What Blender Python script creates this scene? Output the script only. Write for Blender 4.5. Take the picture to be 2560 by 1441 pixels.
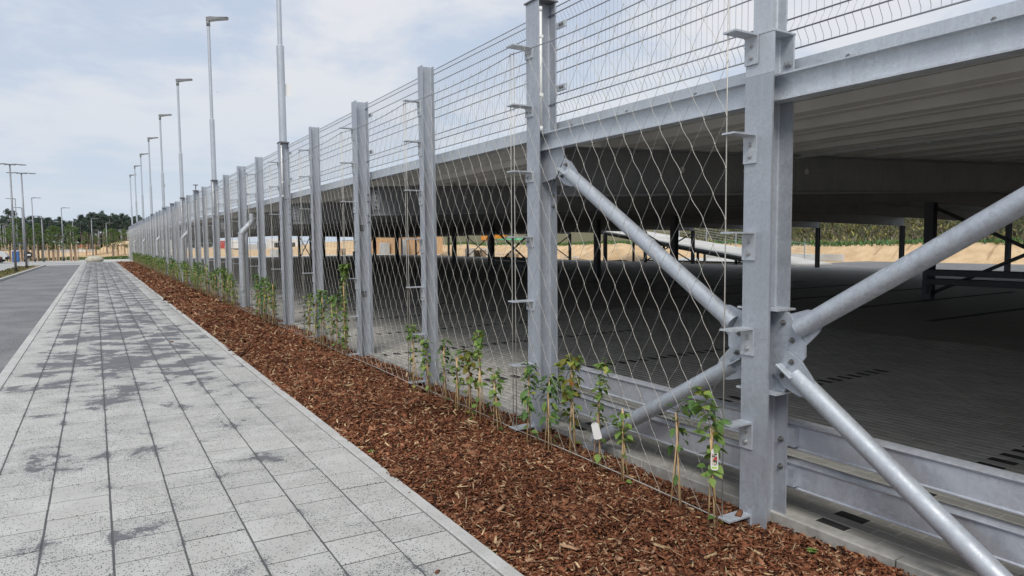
import bpy, math, random
import numpy as np
from mathutils import Vector, Matrix
PI = math.pi
for o in list(bpy.data.objects): bpy.data.objects.remove(o)
scene = bpy.context.scene
COL = scene.collection
random.seed(7); RNG = np.random.default_rng(7)

# ------------------------------------------------------------------ camera
CAM_H = 1.70
FPX = 1700.0                     # focal length in pixels of the 2560 px wide photograph
YAW, PIT, ROL = [math.radians(a) for a in (31.43, 3.905, -0.508)]
def cam_axes():
    f = Vector((math.sin(YAW)*math.cos(PIT), math.cos(YAW)*math.cos(PIT), -math.sin(PIT)))
    rt = Vector((math.cos(YAW), -math.sin(YAW), 0)); up = rt.cross(f)
    return rt*math.cos(ROL)+up*math.sin(ROL), up*math.cos(ROL)-rt*math.sin(ROL), f
A_, B_, C_ = cam_axes()
camd = bpy.data.cameras.new('camera'); camo = bpy.data.objects.new('camera', camd); COL.objects.link(camo)
camd.sensor_width = 36.0; camd.lens = 36.0*FPX/2560.0; camd.clip_start = 0.05; camd.clip_end = 6000
camo.matrix_world = Matrix(((A_.x, B_.x, -C_.x, 0), (A_.y, B_.y, -C_.y, 0), (A_.z, B_.z, -C_.z, CAM_H), (0, 0, 0, 1)))
scene.camera = camo
def pix(x, y, X=None, Y=None, Z=None):
    """point where the sight line of photo pixel (x, y) meets a plane of the place"""
    d = C_*FPX + A_*(x-1280) - B_*(y-720.5); o = Vector((0, 0, CAM_H))
    if X is not None: t = X/d.x
    elif Y is not None: t = Y/d.y
    else: t = (Z-CAM_H)/d.z
    return o + d*t

# ------------------------------------------------------------------ sky and sun (bright, thinly overcast day)
SUN_EL, SUN_AZ = math.radians(48), math.radians(219)      # azimuth clockwise from +Y
w = bpy.data.worlds.new('World'); scene.world = w; w.use_nodes = True
nt = w.node_tree; nt.nodes.clear()
def wn(t, **k):
    n = nt.nodes.new(t)
    for a, b in k.items(): setattr(n, a, b)
    return n
out = wn('ShaderNodeOutputWorld'); bg = wn('ShaderNodeBackground'); bg.inputs[1].default_value = 0.10
sky = wn('ShaderNodeTexSky', sky_type='NISHITA'); sky.sun_disc = False
sky.sun_elevation = SUN_EL; sky.sun_rotation = SUN_AZ; sky.air_density = 1.0; sky.dust_density = 1.5; sky.ozone_density = 1.0
tc = wn('ShaderNodeTexCoord'); sep = wn('ShaderNodeSeparateXYZ'); nt.links.new(tc.outputs['Generated'], sep.inputs[0])
def wmath(op, a, b=None):
    n = wn('ShaderNodeMath', operation=op)
    for i, v in enumerate((a, b)):
        if v is None: continue
        if isinstance(v, (int, float)): n.inputs[i].default_value = v
        else: nt.links.new(v, n.inputs[i])
    return n.outputs[0]
den = wmath('ADD', wmath('ABSOLUTE', sep.outputs[2]), 0.16)
comb = wn('ShaderNodeCombineXYZ')
nt.links.new(wmath('DIVIDE', sep.outputs[0], den), comb.inputs[0]); nt.links.new(wmath('DIVIDE', sep.outputs[1], den), comb.inputs[1])
def cloud(scale, detail, rough, dist, off):
    mp = wn('ShaderNodeMapping'); mp.inputs['Location'].default_value = off; nt.links.new(comb.outputs[0], mp.inputs[0])
    n = wn('ShaderNodeTexNoise'); n.inputs['Scale'].default_value = scale; n.inputs['Detail'].default_value = detail
    n.inputs['Roughness'].default_value = rough; n.inputs['Distortion'].default_value = dist; nt.links.new(mp.outputs[0], n.inputs['Vector'])
    return n.outputs[0]
c1 = cloud(0.95, 9, 0.56, 0.5, (3.1, 1.7, 0)); c2 = cloud(3.4, 8, 0.6, 0.3, (0.4, 5.2, 0))
mixv = wmath('ADD', wmath('MULTIPLY', c1, 0.72), wmath('MULTIPLY', c2, 0.28))
rm = wn('ShaderNodeMapRange', interpolation_type='SMOOTHSTEP'); rm.inputs[1].default_value = 0.40; rm.inputs[2].default_value = 0.585
rm.inputs[3].default_value = 0.0; rm.inputs[4].default_value = 1.0; nt.links.new(mixv, rm.inputs[0])
# thin veil: blue gaps, white cloud, greyer cloud bellies
veil = wn('ShaderNodeMix', data_type='RGBA'); veil.inputs[0].default_value = 0.85
veil.inputs[7].default_value = (4.4, 5.02, 6.05, 1); nt.links.new(sky.outputs[0], veil.inputs[6])
cl = wn('ShaderNodeMix', data_type='RGBA'); nt.links.new(rm.outputs[0], cl.inputs[0])
nt.links.new(veil.outputs[2], cl.inputs[6]); cl.inputs[7].default_value = (5.85, 6.0, 6.35, 1)
# towards the horizon the cloud contrast sinks into even haze
hz = wn('ShaderNodeMapRange', interpolation_type='SMOOTHSTEP'); hz.inputs[1].default_value = -0.02; hz.inputs[2].default_value = 0.30
hz.inputs[3].default_value = 0.85; hz.inputs[4].default_value = 0.0; nt.links.new(sep.outputs[2], hz.inputs[0])
hm = wn('ShaderNodeMix', data_type='RGBA'); nt.links.new(hz.outputs[0], hm.inputs[0]); nt.links.new(cl.outputs[2], hm.inputs[6])
hm.inputs[7].default_value = (4.6, 5.25, 6.05, 1)
nt.links.new(hm.outputs[2], bg.inputs[0]); nt.links.new(bg.outputs[0], out.inputs[0])
sl = bpy.data.lights.new('sun', 'SUN'); sl.energy = 1.9; sl.angle = math.radians(24); sl.color = (1.0, 0.955, 0.89)
so = bpy.data.objects.new('sun', sl); COL.objects.link(so)
sd = Vector((math.sin(SUN_AZ)*math.cos(SUN_EL), math.cos(SUN_AZ)*math.cos(SUN_EL), math.sin(SUN_EL)))
so.rotation_euler = sd.to_track_quat('Z', 'Y').to_euler(); so.location = (0, 0, 30)
vs = scene.view_settings; vs.view_transform = 'Standard'; vs.look = 'None'; vs.exposure = 0.40; vs.gamma = 1.0; vs.use_curve_mapping = False

# ------------------------------------------------------------------ helpers
class MB:
    def __init__(s): s.v = []; s.f = []
    def add(s, vs, fs):
        n = len(s.v); s.v += [tuple(p) for p in vs]; s.f += [tuple(i+n for i in q) for q in fs]; return s
    def box(s, x0, x1, y0, y1, z0, z1):
        return s.add([(x0,y0,z0),(x1,y0,z0),(x1,y1,z0),(x0,y1,z0),(x0,y0,z1),(x1,y0,z1),(x1,y1,z1),(x0,y1,z1)],
                     [(0,3,2,1),(4,5,6,7),(0,1,5,4),(1,2,6,5),(2,3,7,6),(3,0,4,7)])
    def cbox(s, x0, x1, y0, y1, z0, z1, c):
        """box with chamfered edges along every side"""
        pts = []
        for z, d in ((z0, c), (z0+c, 0), (z1-c, 0), (z1, c)):
            X0, X1, Y0, Y1 = x0+d, x1-d, y0+d, y1-d
            if d == 0: pts += [(X0+c,Y0,z),(X1-c,Y0,z),(X1,Y0+c,z),(X1,Y1-c,z),(X1-c,Y1,z),(X0+c,Y1,z),(X0,Y1-c,z),(X0,Y0+c,z)]
            else: pts += [(X0,Y0,z),(X1,Y0,z),(X1,Y0,z),(X1,Y1,z),(X1,Y1,z),(X0,Y1,z),(X0,Y1,z),(X0,Y0,z)]
        fs = [tuple(range(7, -1, -1)), tuple(range(24, 32))]
        for l in range(3):
            for i in range(8): fs.append((l*8+i, l*8+(i+1) % 8, l*8+8+(i+1) % 8, l*8+8+i))
        return s.add(pts, fs)
    def prism(s, poly, f0, f1):
        n = len(poly); a = [f0(*p) for p in poly]; b = [f1(*p) for p in poly]
        return s.add(a+b, [tuple(range(n-1, -1, -1)), tuple(range(n, 2*n))]+[(i, (i+1) % n, n+(i+1) % n, n+i) for i in range(n)])
    def tube(s, path, r, n=6, cap=True):
        P = [Vector(p) for p in path]; m = len(P); R = r if isinstance(r, (list, tuple)) else [r]*m
        base = len(s.v); u = None
        for i, p in enumerate(P):
            t = (P[min(i+1, m-1)]-P[max(i-1, 0)]).normalized()
            if u is None: u = t.orthogonal().normalized()
            u = (u-t*u.dot(t)).normalized(); v = t.cross(u)
            for j in range(n):
                a = 2*PI*j/n; s.v.append(tuple(p+(u*math.cos(a)+v*math.sin(a))*R[i]))
        for i in range(m-1):
            for j in range(n):
                a = base+i*n+j; b = base+i*n+(j+1) % n; s.f.append((a, b, b+n, a+n))
        if cap:
            s.f.append(tuple(base+j for j in range(n-1, -1, -1))); s.f.append(tuple(base+(m-1)*n+j for j in range(n)))
        return s
    def mesh(s, name, mat=None, smooth=False):
        me = bpy.data.meshes.new(name); me.from_pydata(s.v, [], s.f); me.validate(); me.update()
        if smooth: me.polygons.foreach_set('use_smooth', [True]*len(me.polygons))
        if mat: me.materials.append(mat)
        return me
def autosmooth(me, ang=40):
    me.polygons.foreach_set('use_smooth', [True]*len(me.polygons))
    try: me.set_sharp_from_angle(angle=math.radians(ang))
    except Exception: pass
    return me
def put(name, me, parent=None, loc=(0, 0, 0), rot=(0, 0, 0), scale=None):
    o = bpy.data.objects.new(name, me); COL.objects.link(o); o.location = loc; o.rotation_euler = rot
    if scale is not None: o.scale = scale if not isinstance(scale, (int, float)) else (scale,)*3
    if parent is not None: o.parent = parent
    return o
def tag(o, label, cat, group=None):
    o['label'] = label; o['category'] = cat
    if group: o['group'] = group
    return o
def thing(name, label, cat, loc=(0, 0, 0), group=None, rot=(0, 0, 0)):
    return tag(put(name, None, None, loc, rot), label, cat, group)
def struct(name, me, parent=None, loc=(0, 0, 0)):
    o = put(name, me, parent, loc)
    if parent is None: o['kind'] = 'structure'
    return o
def npmesh(name, V, F, mat, col=None, smooth=False):
    """V (n,3) floats, F (m,k) ints, optional col (n,3)"""
    V = np.asarray(V, np.float32); F = np.asarray(F, np.int32); me = bpy.data.meshes.new(name)
    me.vertices.add(len(V)); me.vertices.foreach_set('co', V.ravel())
    k = F.shape[1]; me.loops.add(F.size); me.loops.foreach_set('vertex_index', F.ravel())
    me.polygons.add(len(F)); me.polygons.foreach_set('loop_start', np.arange(0, F.size, k, dtype=np.int32))
    if smooth: me.polygons.foreach_set('use_smooth', np.ones(len(F), bool))
    me.update(calc_edges=True)
    if col is not None:
        at = me.color_attributes.new('col', 'FLOAT_COLOR', 'POINT')
        at.data.foreach_set('color', np.concatenate([np.asarray(col, np.float32), np.ones((len(V), 1), np.float32)], 1).ravel())
    if mat: me.materials.append(mat)
    return me
BOXF = np.array([(0,3,2,1),(4,5,6,7),(0,1,5,4),(1,2,6,5),(2,3,7,6),(3,0,4,7)])

# ------------------------------------------------------------------ materials
class NT:
    def __init__(s, name):
        s.m = bpy.data.materials.new(name); s.m.use_nodes = True; s.t = s.m.node_tree; s.b = s.t.nodes['Principled BSDF']
    def n(s, t, ins=None, **k):
        nd = s.t.nodes.new(t)
        for a, b in k.items(): setattr(nd, a, b)
        for a, b in (ins or {}).items(): s.set(nd.inputs[a], b)
        return nd
    def set(s, sock, v):
        if hasattr(v, 'is_output') or isinstance(v, bpy.types.NodeSocket): s.t.links.new(v, sock)
        else: sock.default_value = v
    def pos(s): return s.n('ShaderNodeNewGeometry').outputs['Position']
    def objc(s): return s.n('ShaderNodeTexCoord').outputs['Object']
    def noise(s, vec, scale, detail=4, rough=.55, dist=0, o=0):
        return s.n('ShaderNodeTexNoise', {'Vector': vec, 'Scale': scale, 'Detail': detail, 'Roughness': rough, 'Distortion': dist}).outputs[o]
    def map(s, vec, sc=(1, 1, 1), loc=(0, 0, 0), rot=(0, 0, 0)):
        return s.n('ShaderNodeMapping', {'Vector': vec, 'Scale': sc, 'Location': loc, 'Rotation': rot}).outputs[0]
    def rng(s, v, a, b, c=0., d=1., smooth=True):
        nd = s.n('ShaderNodeMapRange', {0: v, 1: a, 2: b, 3: c, 4: d})
        if smooth: nd.interpolation_type = 'SMOOTHSTEP'
        return nd.outputs[0]
    def math(s, op, a, b=0.): return s.n('ShaderNodeMath', {0: a, 1: b}, operation=op).outputs[0]
    def mix(s, f, a, b, mode='MIX'):
        nd = s.n('ShaderNodeMix', data_type='RGBA', blend_type=mode)
        for i, v in ((0, f), (6, a), (7, b)): s.set(nd.inputs[i], v if not isinstance(v, tuple) else (*v[:3], 1))
        return nd.outputs[2]
    def fin(s, col, rough=.6, metal=0., bump=None, bs=.3, bd=.01, spec=.5):
        s.set(s.b.inputs['Base Color'], col if not isinstance(col, tuple) else (*col[:3], 1))
        s.set(s.b.inputs['Roughness'], rough); s.set(s.b.inputs['Metallic'], metal); s.b.inputs['Specular IOR Level'].default_value = spec
        if bump is not None:
            bn = s.n('ShaderNodeBump', {'Height': bump, 'Strength': bs, 'Distance': bd}); s.t.links.new(bn.outputs[0], s.b.inputs['Normal'])
        return s.m
def plain(name, c, rough=.6, metal=0., var=.15, sc=6., spec=.5):
    k = NT(name); p = k.objc(); f = k.noise(p, sc, 5)
    d = tuple(x*(1-var) for x in c); e = tuple(min(1, x*(1+var)) for x in c)
    r = k.n('ShaderNodeObjectInfo').outputs['Random']
    col = k.mix(k.rng(f, .3, .7), d, e); col = k.mix(k.math('MULTIPLY', r, .25), col, tuple(x*.7 for x in c))
    return k.fin(col, rough, metal, k.noise(p, sc*6, 3), .15, .004, spec)
def galv(name, base, metal=.45, rough=.5, streak=True, c=1.):
    k = NT(name); p = k.pos(); r = k.n('ShaderNodeObjectInfo').outputs['Random']
    wob = k.n('ShaderNodeVectorMath', {0: p, 1: k.n('ShaderNodeVectorMath', {0: k.noise(p, 14, 3, .6, 0, 1), 3: .05}, operation='SCALE').outputs[0]}, operation='ADD').outputs[0]
    def cells(sc): return k.n('ShaderNodeSeparateColor', {0: k.n('ShaderNodeTexVoronoi', {'Vector': wob, 'Scale': sc}).outputs['Color']}).outputs[0]
    sp = cells(120.); sp2 = cells(46.)
    big = k.noise(p, 1.7, 6, .62); st = k.noise(k.map(p, (11, 11, .55)), 2., 6, .65); fine = k.noise(p, 70, 3); mid = k.noise(p, 9., 6, .7)
    dk = tuple(x*(1-.30*c) for x in base); lt = tuple(min(1, x*(1+.22*c)) for x in base); t = lambda *f: tuple(min(1, a*b) for a, b in zip(base, f))
    col = k.mix(k.math('ADD', k.math('MULTIPLY', sp, .5), k.math('MULTIPLY', sp2, .5)), dk, lt)
    col = k.mix(k.rng(mid, .40, .70, 0., .55*c), col, t(1.15, 1.17, 1.16))
    col = k.mix(k.rng(big, .40, .62, 0., .6*c), col, t(.80, .80, .83))
    if streak:
        col = k.mix(k.rng(st, .52, .74, 0., .55*c), col, t(1.25, 1.26, 1.24))
        col = k.mix(k.rng(st, .46, .30, 0., .35), col, t(.72, .70, .70))
    col = k.mix(k.math('MULTIPLY', r, .35), col, t(.80, .77, .74))
    col = k.mix(k.rng(k.noise(p, 4., 5, .7), .655, .72, 0., .22), col, (.33, .24, .15))
    col = k.mix(k.rng(k.noise(p, 26., 3, .6), .70, .74, 0., .6*c), col, t(1.5, 1.48, 1.4))
    rg = k.math('ADD', k.rng(mid, .25, .75, rough-.12, rough+.16), k.math('MULTIPLY', sp2, .10))
    return k.fin(col, rg, metal, k.math('ADD', k.math('MULTIPLY', fine, .5), k.math('MULTIPLY', k.math('ADD', sp, mid), .4)), .35, .0014)
M = {}
M['galv'] = galv('galvanised_steel', (.43, .465, .515), .45, .5, True, .72)
M['galv_tube'] = galv('galvanised_tube', (.48, .52, .57), .45, .50, True, .65)
M['galv_bright'] = galv('galvanised_bright', (.54, .58, .625), .45, .48, True, .6)
M['galv_rail'] = galv('galvanised_rail', (.52, .55, .60), .5, .40, True, .35)
M['wire'] = plain('fence_wire', (.34, .35, .37), .45, .6, .1)
M['wire_light'] = plain('fence_wire_thin', (.52, .53, .55), .45, .5, .1)
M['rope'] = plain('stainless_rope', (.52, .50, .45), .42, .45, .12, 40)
M['rope_shaded'] = plain('stainless_rope_shaded', (.40, .39, .37), .5, .5, .12, 40)  # darker copy of the rope steel: shade painted onto one strand direction
M['bolt'] = plain('bolt_steel', (.20, .20, .20), .5, .6, .3, 30)
M['bolt_zinc'] = plain('bolt_zinc', (.45, .46, .47), .4, .7, .2, 30)
M['pvc'] = plain('white_plastic', (.84, .84, .82), .45, 0, .05)
M['black'] = plain('black_plastic', (.02, .02, .022), .5)
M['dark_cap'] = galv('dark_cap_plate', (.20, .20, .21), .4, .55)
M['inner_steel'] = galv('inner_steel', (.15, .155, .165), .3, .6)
k = NT('deck_sheet_paint'); p = k.pos()
M['beige'] = k.fin(k.mix(k.rng(k.noise(p, 3, 5), .35, .7), (.54, .535, .50), (.61, .605, .57)), .5, 0, k.noise(p, 40, 2), .1, .002)
M['deck_top'] = plain('deck_asphalt', (.10, .10, .10), .85)

def mat_slab(name, speck=True):
    k = NT(name); p = k.pos(); xyz = k.n('ShaderNodeSeparateXYZ', {0: p})
    rnd = k.n('ShaderNodeObjectInfo').outputs['Random']; tint = k.n('ShaderNodeAttribute', attribute_name='tint').outputs['Fac']
    rr = k.math('FRACT', k.math('ADD', rnd, tint))
    c = k.mix(rr, (.41, .408, .388), (.465, .463, .44))
    c = k.mix(k.rng(k.noise(p, 3.5, 6, .6), .42, .72, 0., .5), c, (.57, .572, .555))        # pale efflorescence
    c = k.mix(k.rng(k.noise(p, 1.1, 4, .6), .5, .75, 0., .35), c, (.36, .362, .352))
    # grit scattered over the surface: fine dark grains, denser in some areas
    dens = k.noise(p, 1.6, 3, .6)
    vo = k.n('ShaderNodeTexVoronoi', {'Vector': p, 'Scale': 80.}); vo2 = k.n('ShaderNodeTexVoronoi', {'Vector': p, 'Scale': 46.})
    pick = k.n('ShaderNodeSeparateColor', {0: vo.outputs['Color']}).outputs[0]; pick2 = k.n('ShaderNodeSeparateColor', {0: vo2.outputs['Color']}).outputs[1]
    g1 = k.math('MULTIPLY', k.math('LESS_THAN', vo.outputs['Distance'], .34), k.math('LESS_THAN', pick, k.rng(dens, .30, .66, .14, .68)))
    g2 = k.math('MULTIPLY', k.math('LESS_THAN', vo2.outputs['Distance'], .25), k.math('LESS_THAN', pick2, k.rng(dens, .35, .7, .05, .28)))
    grit = k.math('MAXIMUM', g1, g2)
    # swept sand drifts lying on the slabs
    q = k.map(p, (1, 1, 1), (4.2, 1.1, 0)); cover = k.rng(xyz.outputs[1], 4.6, 11., .63, .478, False); cov2 = k.rng(xyz.outputs[1], 26., 60., 0., -.035, False)
    n1 = k.noise(q, 1.7, 9, .66, .35)
    edgeX = k.rng(k.math('ABSOLUTE', k.math('SUBTRACT', xyz.outputs[0], .35)), .75, 1.35, 0., .10)
    jx = k.math('ABSOLUTE', k.math('SUBTRACT', k.math('FRACT', k.math('DIVIDE', k.math('SUBTRACT', xyz.outputs[0], PX0), PW)), .5))
    th = k.math('ADD', k.math('ADD', k.math('ADD', cover, cov2), edgeX), k.math('MULTIPLY', k.math('SUBTRACT', rr, .5), .05))
    th = k.math('SUBTRACT', th, k.rng(jx, .40, .5, 0., .055)); n1 = k.math('ADD', n1, k.math('MULTIPLY', k.math('SUBTRACT', k.noise(p, 38, 3, .7), .5), .10))
    drift = k.rng(k.math('SUBTRACT', n1, th), 0., .045)
    halo = k.rng(k.math('SUBTRACT', n1, th), -.10, .0)
    grain = k.math('LESS_THAN', k.n('ShaderNodeTexVoronoi', {'Vector': p, 'Scale': 85.}).outputs['Distance'], .42)
    m = k.math('MAXIMUM', drift, k.math('MULTIPLY', k.math('MULTIPLY', halo, grain), .8))
    c = k.mix(k.math('MULTIPLY', grit, .92), c, (.075, .077, .083))
    c = k.mix(k.math('MULTIPLY', m, .9), c, (.118, .122, .135))
    h = k.math('ADD', k.noise(p, 90, 3), k.math('MULTIPLY', grit, .7))
    return k.fin(c, .82, 0, h, .25, .002, .3)
PX0, PX1, PW, PL = -1.02, 1.738, .3448, .3325
M['slab'] = mat_slab('paving_slab_concrete')
k = NT('joint_sand'); p = k.pos(); M['joint'] = k.fin(k.mix(k.noise(p, 60, 4), (.065, .067, .07), (.13, .13, .135)), .95, 0, k.noise(p, 120, 3), .4, .004)
k = NT('kerb_concrete'); p = k.pos(); r = k.n('ShaderNodeObjectInfo').outputs['Random']
c = k.mix(k.rng(k.noise(p, 4, 6), .3, .7), (.42, .42, .40), (.54, .54, .52)); c = k.mix(k.math('MULTIPLY', r, .4), c, (.38, .385, .37))
vo = k.n('ShaderNodeTexVoronoi', {'Vector': p, 'Scale': 110.}); g = k.math('MULTIPLY', k.math('LESS_THAN', vo.outputs['Distance'], .3), k.math('LESS_THAN', k.n('ShaderNodeSeparateColor', {0: vo.outputs['Color']}).outputs[0], .25))
M['kerb'] = k.fin(k.mix(g, c, (.12, .12, .125)), .85, 0, k.noise(p, 50, 4), .3, .003, .3)
k = NT('edging_concrete'); p = k.pos(); c = k.mix(k.rng(k.noise(p, 6, 7, .65), .32, .68), (.25, .245, .225), (.42, .41, .385))
M['edging'] = k.fin(k.mix(k.rng(k.noise(p, 2, 4), .55, .7, 0, .5), c, (.20, .19, .16)), .85, 0, k.noise(p, 60, 4), .35, .003, .3)
k = NT('asphalt'); p = k.pos(); c = k.mix(k.rng(k.noise(p, .55, 8, .68), .35, .66), (.115, .118, .124), (.195, .198, .203))
c = k.mix(k.rng(k.noise(k.map(p, (.6, .05, 1)), 2., 5), .58, .75, 0, .35), c, (.215, .217, .22))
vo = k.n('ShaderNodeTexVoronoi', {'Vector': p, 'Scale': 70.}); c = k.mix(k.math('MULTIPLY', k.math('LESS_THAN', k.n('ShaderNodeSeparateColor', {0: vo.outputs['Color']}).outputs[0], .3), .6), c, (.27, .27, .275))
M['asphalt'] = k.fin(c, .86, 0, k.noise(p, 160, 3), .4, .004, .35)
k = NT('brick_paver'); p = k.pos(); r = k.n('ShaderNodeObjectInfo').outputs['Random']; t = k.n('ShaderNodeAttribute', attribute_name='col').outputs['Color']
ts = k.n('ShaderNodeSeparateColor', {0: t})
rr = k.math('FRACT', k.math('ADD', r, ts.outputs[0])); c = k.mix(rr, (.36, .352, .325), (.47, .46, .425))
c = k.mix(k.rng(k.noise(p, 1.2, 5), .4, .7, 0, .5), c, (.28, .27, .245))
M['brick'] = k.fin(c, .72, 0, k.noise(p, 70, 4), .3, .003, .4)
M['brick_dark'] = plain('dark_brick_paver', (.032, .032, .034), .75, 0, .25, 8)
# far part of the parking floor: same pavers, too small to tell apart
k = NT('brick_floor'); p = k.pos()
bt = k.n('ShaderNodeTexBrick', {'Vector': k.map(p, (1, 1, 1), (0, 0, 0), (0, 0, PI/2)), 'Color1': (.32, .312, .288, 1), 'Color2': (.42, .41, .38, 1), 'Mortar': (.52, .51, .48, 1), 'Scale': 1., 'Mortar Size': .005, 'Brick Width': .2, 'Row Height': .1})
M['brick_floor'] = k.fin(k.mix(k.rng(k.noise(p, .3, 5), .4, .7, 0, .4), bt.outputs[0], (.28, .27, .245)), .68, 0, k.noise(p, 60, 3), .2, .003, .45)
k = NT('bark'); c = k.n('ShaderNodeAttribute', attribute_name='col').outputs['Color']; p = k.pos()
M['bark'] = k.fin(k.mix(k.rng(k.noise(p, 90, 4), .35, .7, 0, .5), c, (.05, .02, .012)), .85, 0, k.noise(p, 150, 3), .4, .003, .12)
k = NT('mulch_soil'); p = k.pos(); M['mulch'] = k.fin(k.mix(k.rng(k.noise(p, 30, 6, .7), .35, .65), (.035, .016, .01), (.13, .055, .03)), .9, 0, k.noise(p, 40, 6, .7), .9, .03)
k = NT('cane'); p = k.objc(); M['cane'] = k.fin(k.mix(k.rng(k.noise(k.map(p, (30, 30, 4)), 3., 4), .3, .7), (.42, .28, .14), (.62, .45, .25)), .6)
M['stem'] = plain('plant_stem', (.16, .10, .05), .7)
def leafmat(name, c1, c2, c3):
    k = NT(name); r = k.n('ShaderNodeObjectInfo').outputs['Random']; p = k.pos(); a = k.n('ShaderNodeAttribute', attribute_name='col').outputs['Fac']
    f = k.math('FRACT', k.math('ADD', r, k.math('ADD', a, k.noise(p, 14, 2))))
    c = k.mix(k.rng(f, 0., .75), c1, c2); c = k.mix(k.rng(f, .84, .97), c, c3)
    mt = k.fin(c, .62, 0, None, spec=.25); k.b.inputs['Transmission Weight'].default_value = 0.
    tr = k.n('ShaderNodeBsdfTranslucent', {'Color': c}); mx = k.n('ShaderNodeMixShader', {0: .28}); o = k.t.nodes['Material Output']
    k.t.links.new(k.b.outputs[0], mx.inputs[1]); k.t.links.new(tr.outputs[0], mx.inputs[2]); k.t.links.new(mx.outputs[0], o.inputs[0])
    return mt
M['leaf'] = leafmat('climber_leaf', (.085, .16, .035), (.22, .33, .085), (.36, .36, .07))
M['leaf_dark'] = leafmat('climber_leaf_dark', (.05, .11, .03), (.14, .25, .075), (.26, .30, .07))
M['leaf_rust'] = leafmat('climber_leaf_rust', (.12, .16, .03), (.22, .20, .04), (.26, .09, .03))
M['tree_leaf'] = leafmat('young_tree_leaf', (.055, .105, .03), (.15, .22, .07), (.24, .29, .10))
M['pine_leaf_hazed'] = leafmat('pine_needles_hazed', (.050, .078, .062), (.085, .115, .092), (.10, .125, .095))  # lightened and blued needles: distance haze put into the leaf colour
M['pine_bark'] = plain('pine_bark', (.27, .21, .18), .9)
M['bark_trunk'] = plain('young_bark', (.20, .16, .12), .9)
M['stake'] = plain('peeled_stake', (.66, .50, .33), .7, 0, .2)
M['reed'] = plain('reed_wrap', (.36, .25, .17), .85, 0, .25, 12)
k = NT('sand'); p = k.pos(); c = k.mix(k.rng(k.noise(p, .8, 7, .6), .3, .7), (.50, .35, .20), (.66, .49, .30))
er = k.rng(k.noise(k.map(p, (.35, 1.6, .2), rot=(0, 0, .25)), 1., 5, .6), .60, .67, 0, .55); c = k.mix(er, c, (.26, .17, .095))
M['sand'] = k.fin(c, .95, 0, k.noise(p, 3, 8, .65), .7, .15, .2)
k = NT('gravel_ground'); p = k.pos(); c = k.mix(k.rng(k.noise(p, .12, 6), .35, .65), (.34, .32, .28), (.46, .44, .40)); c = k.mix(k.rng(k.noise(p, .04, 4), .5, .62), c, (.40, .31, .20))
M['ground'] = k.fin(c, .95, 0, k.noise(p, 8, 6), .4, .03, .2)
k = NT('light_concrete'); p = k.pos(); M['conc'] = k.fin(k.mix(k.rng(k.noise(p, .6, 6), .35, .7), (.46, .455, .43), (.58, .575, .55)), .85, 0, k.noise(p, 30, 4), .2, .004, .3)
k = NT('street_concrete'); p = k.pos(); M['street'] = k.fin(k.mix(k.rng(k.noise(p, .25, 6), .35, .7), (.31, .315, .31), (.43, .43, .42)), .85, 0, k.noise(p, 40, 4), .2, .004, .3)
k = NT('verge_soil'); p = k.pos(); M['verge'] = k.fin(k.mix(k.rng(k.noise(p, 1.3, 6, .65), .42, .6), (.25, .17, .11), (.14, .15, .06)), .95, 0, k.noise(p, 20, 5), .6, .04, .2)
k = NT('weeds'); c = k.n('ShaderNodeAttribute', attribute_name='col').outputs['Color']; M['weeds'] = k.fin(c, .75, 0, None, spec=.2)
k = NT('weed_soil'); p = k.pos(); M['weed_soil'] = k.fin(k.mix(k.noise(p, 2, 6), (.10, .085, .05), (.16, .15, .07)), .95)
k = NT('boulder_stone'); p = k.objc(); M['stone'] = k.fin(k.mix(k.rng(k.noise(p, 2.5, 6), .3, .7), (.38, .36, .29), (.52, .50, .42)), .9, 0, k.noise(p, 9, 6), .6, .03, .2)
k = NT('larch_cladding'); p = k.pos(); M['wood'] = k.fin(k.mix(k.noise(k.map(p, (6, 6, .4)), 2., 4), (.48, .28, .13), (.66, .42, .22)), .7)
M['white_paint'] = plain('white_paint', (.72, .73, .73), .4, 0, .05); M['grey_paint'] = plain('grey_paint', (.45, .46, .45), .5, 0, .06)
M['lamp_grey'] = plain('lamp_paint', (.27, .28, .30), .45, .3, .1); M['lamp_head'] = plain('lamp_head', (.20, .205, .21), .45, .3, .1)
M['glass'] = plain('vehicle_glass', (.03, .035, .04), .12, 0, .1); M['tyre'] = plain('tyre_rubber', (.02, .02, .02), .8)
M['red'] = plain('red_paint', (.42, .035, .025), .45); M['blue'] = plain('blue_paint', (.05, .14, .38), .45); M['orange'] = plain('orange_paint', (.75, .28, .02), .45)
M['green_pipe'] = plain('green_pipe', (.10, .48, .24), .5); M['roof_red'] = plain('roof_tile', (.30, .11, .07), .8)
M['tagwhite'] = plain('tag_card', (.80, .80, .78), .5, 0, .03)

# ------------------------------------------------------------------ key dimensions of the place (metres)
XF = 3.463                          # outer face of the facade posts
YK = lambda i: 2.786 + 2.4955*i     # post positions along the facade
ZB = -0.10; ZT = 3.86               # post base and top
NP = 36                             # last post
XM, XR = 20.15, 36.9                # middle and far column rows
def zg(x):                          # underside of the girders, ridge over the middle row
    return 2.115 + .0352*(x-3.6) if x < XM else 2.115 + .0352*(XM-3.6) - .0205*(x-XM)
GD = .46                            # girder depth
FLOOR = -0.055
PSL = -0.02                         # cross fall of the path
zp = lambda x: PSL*x

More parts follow.
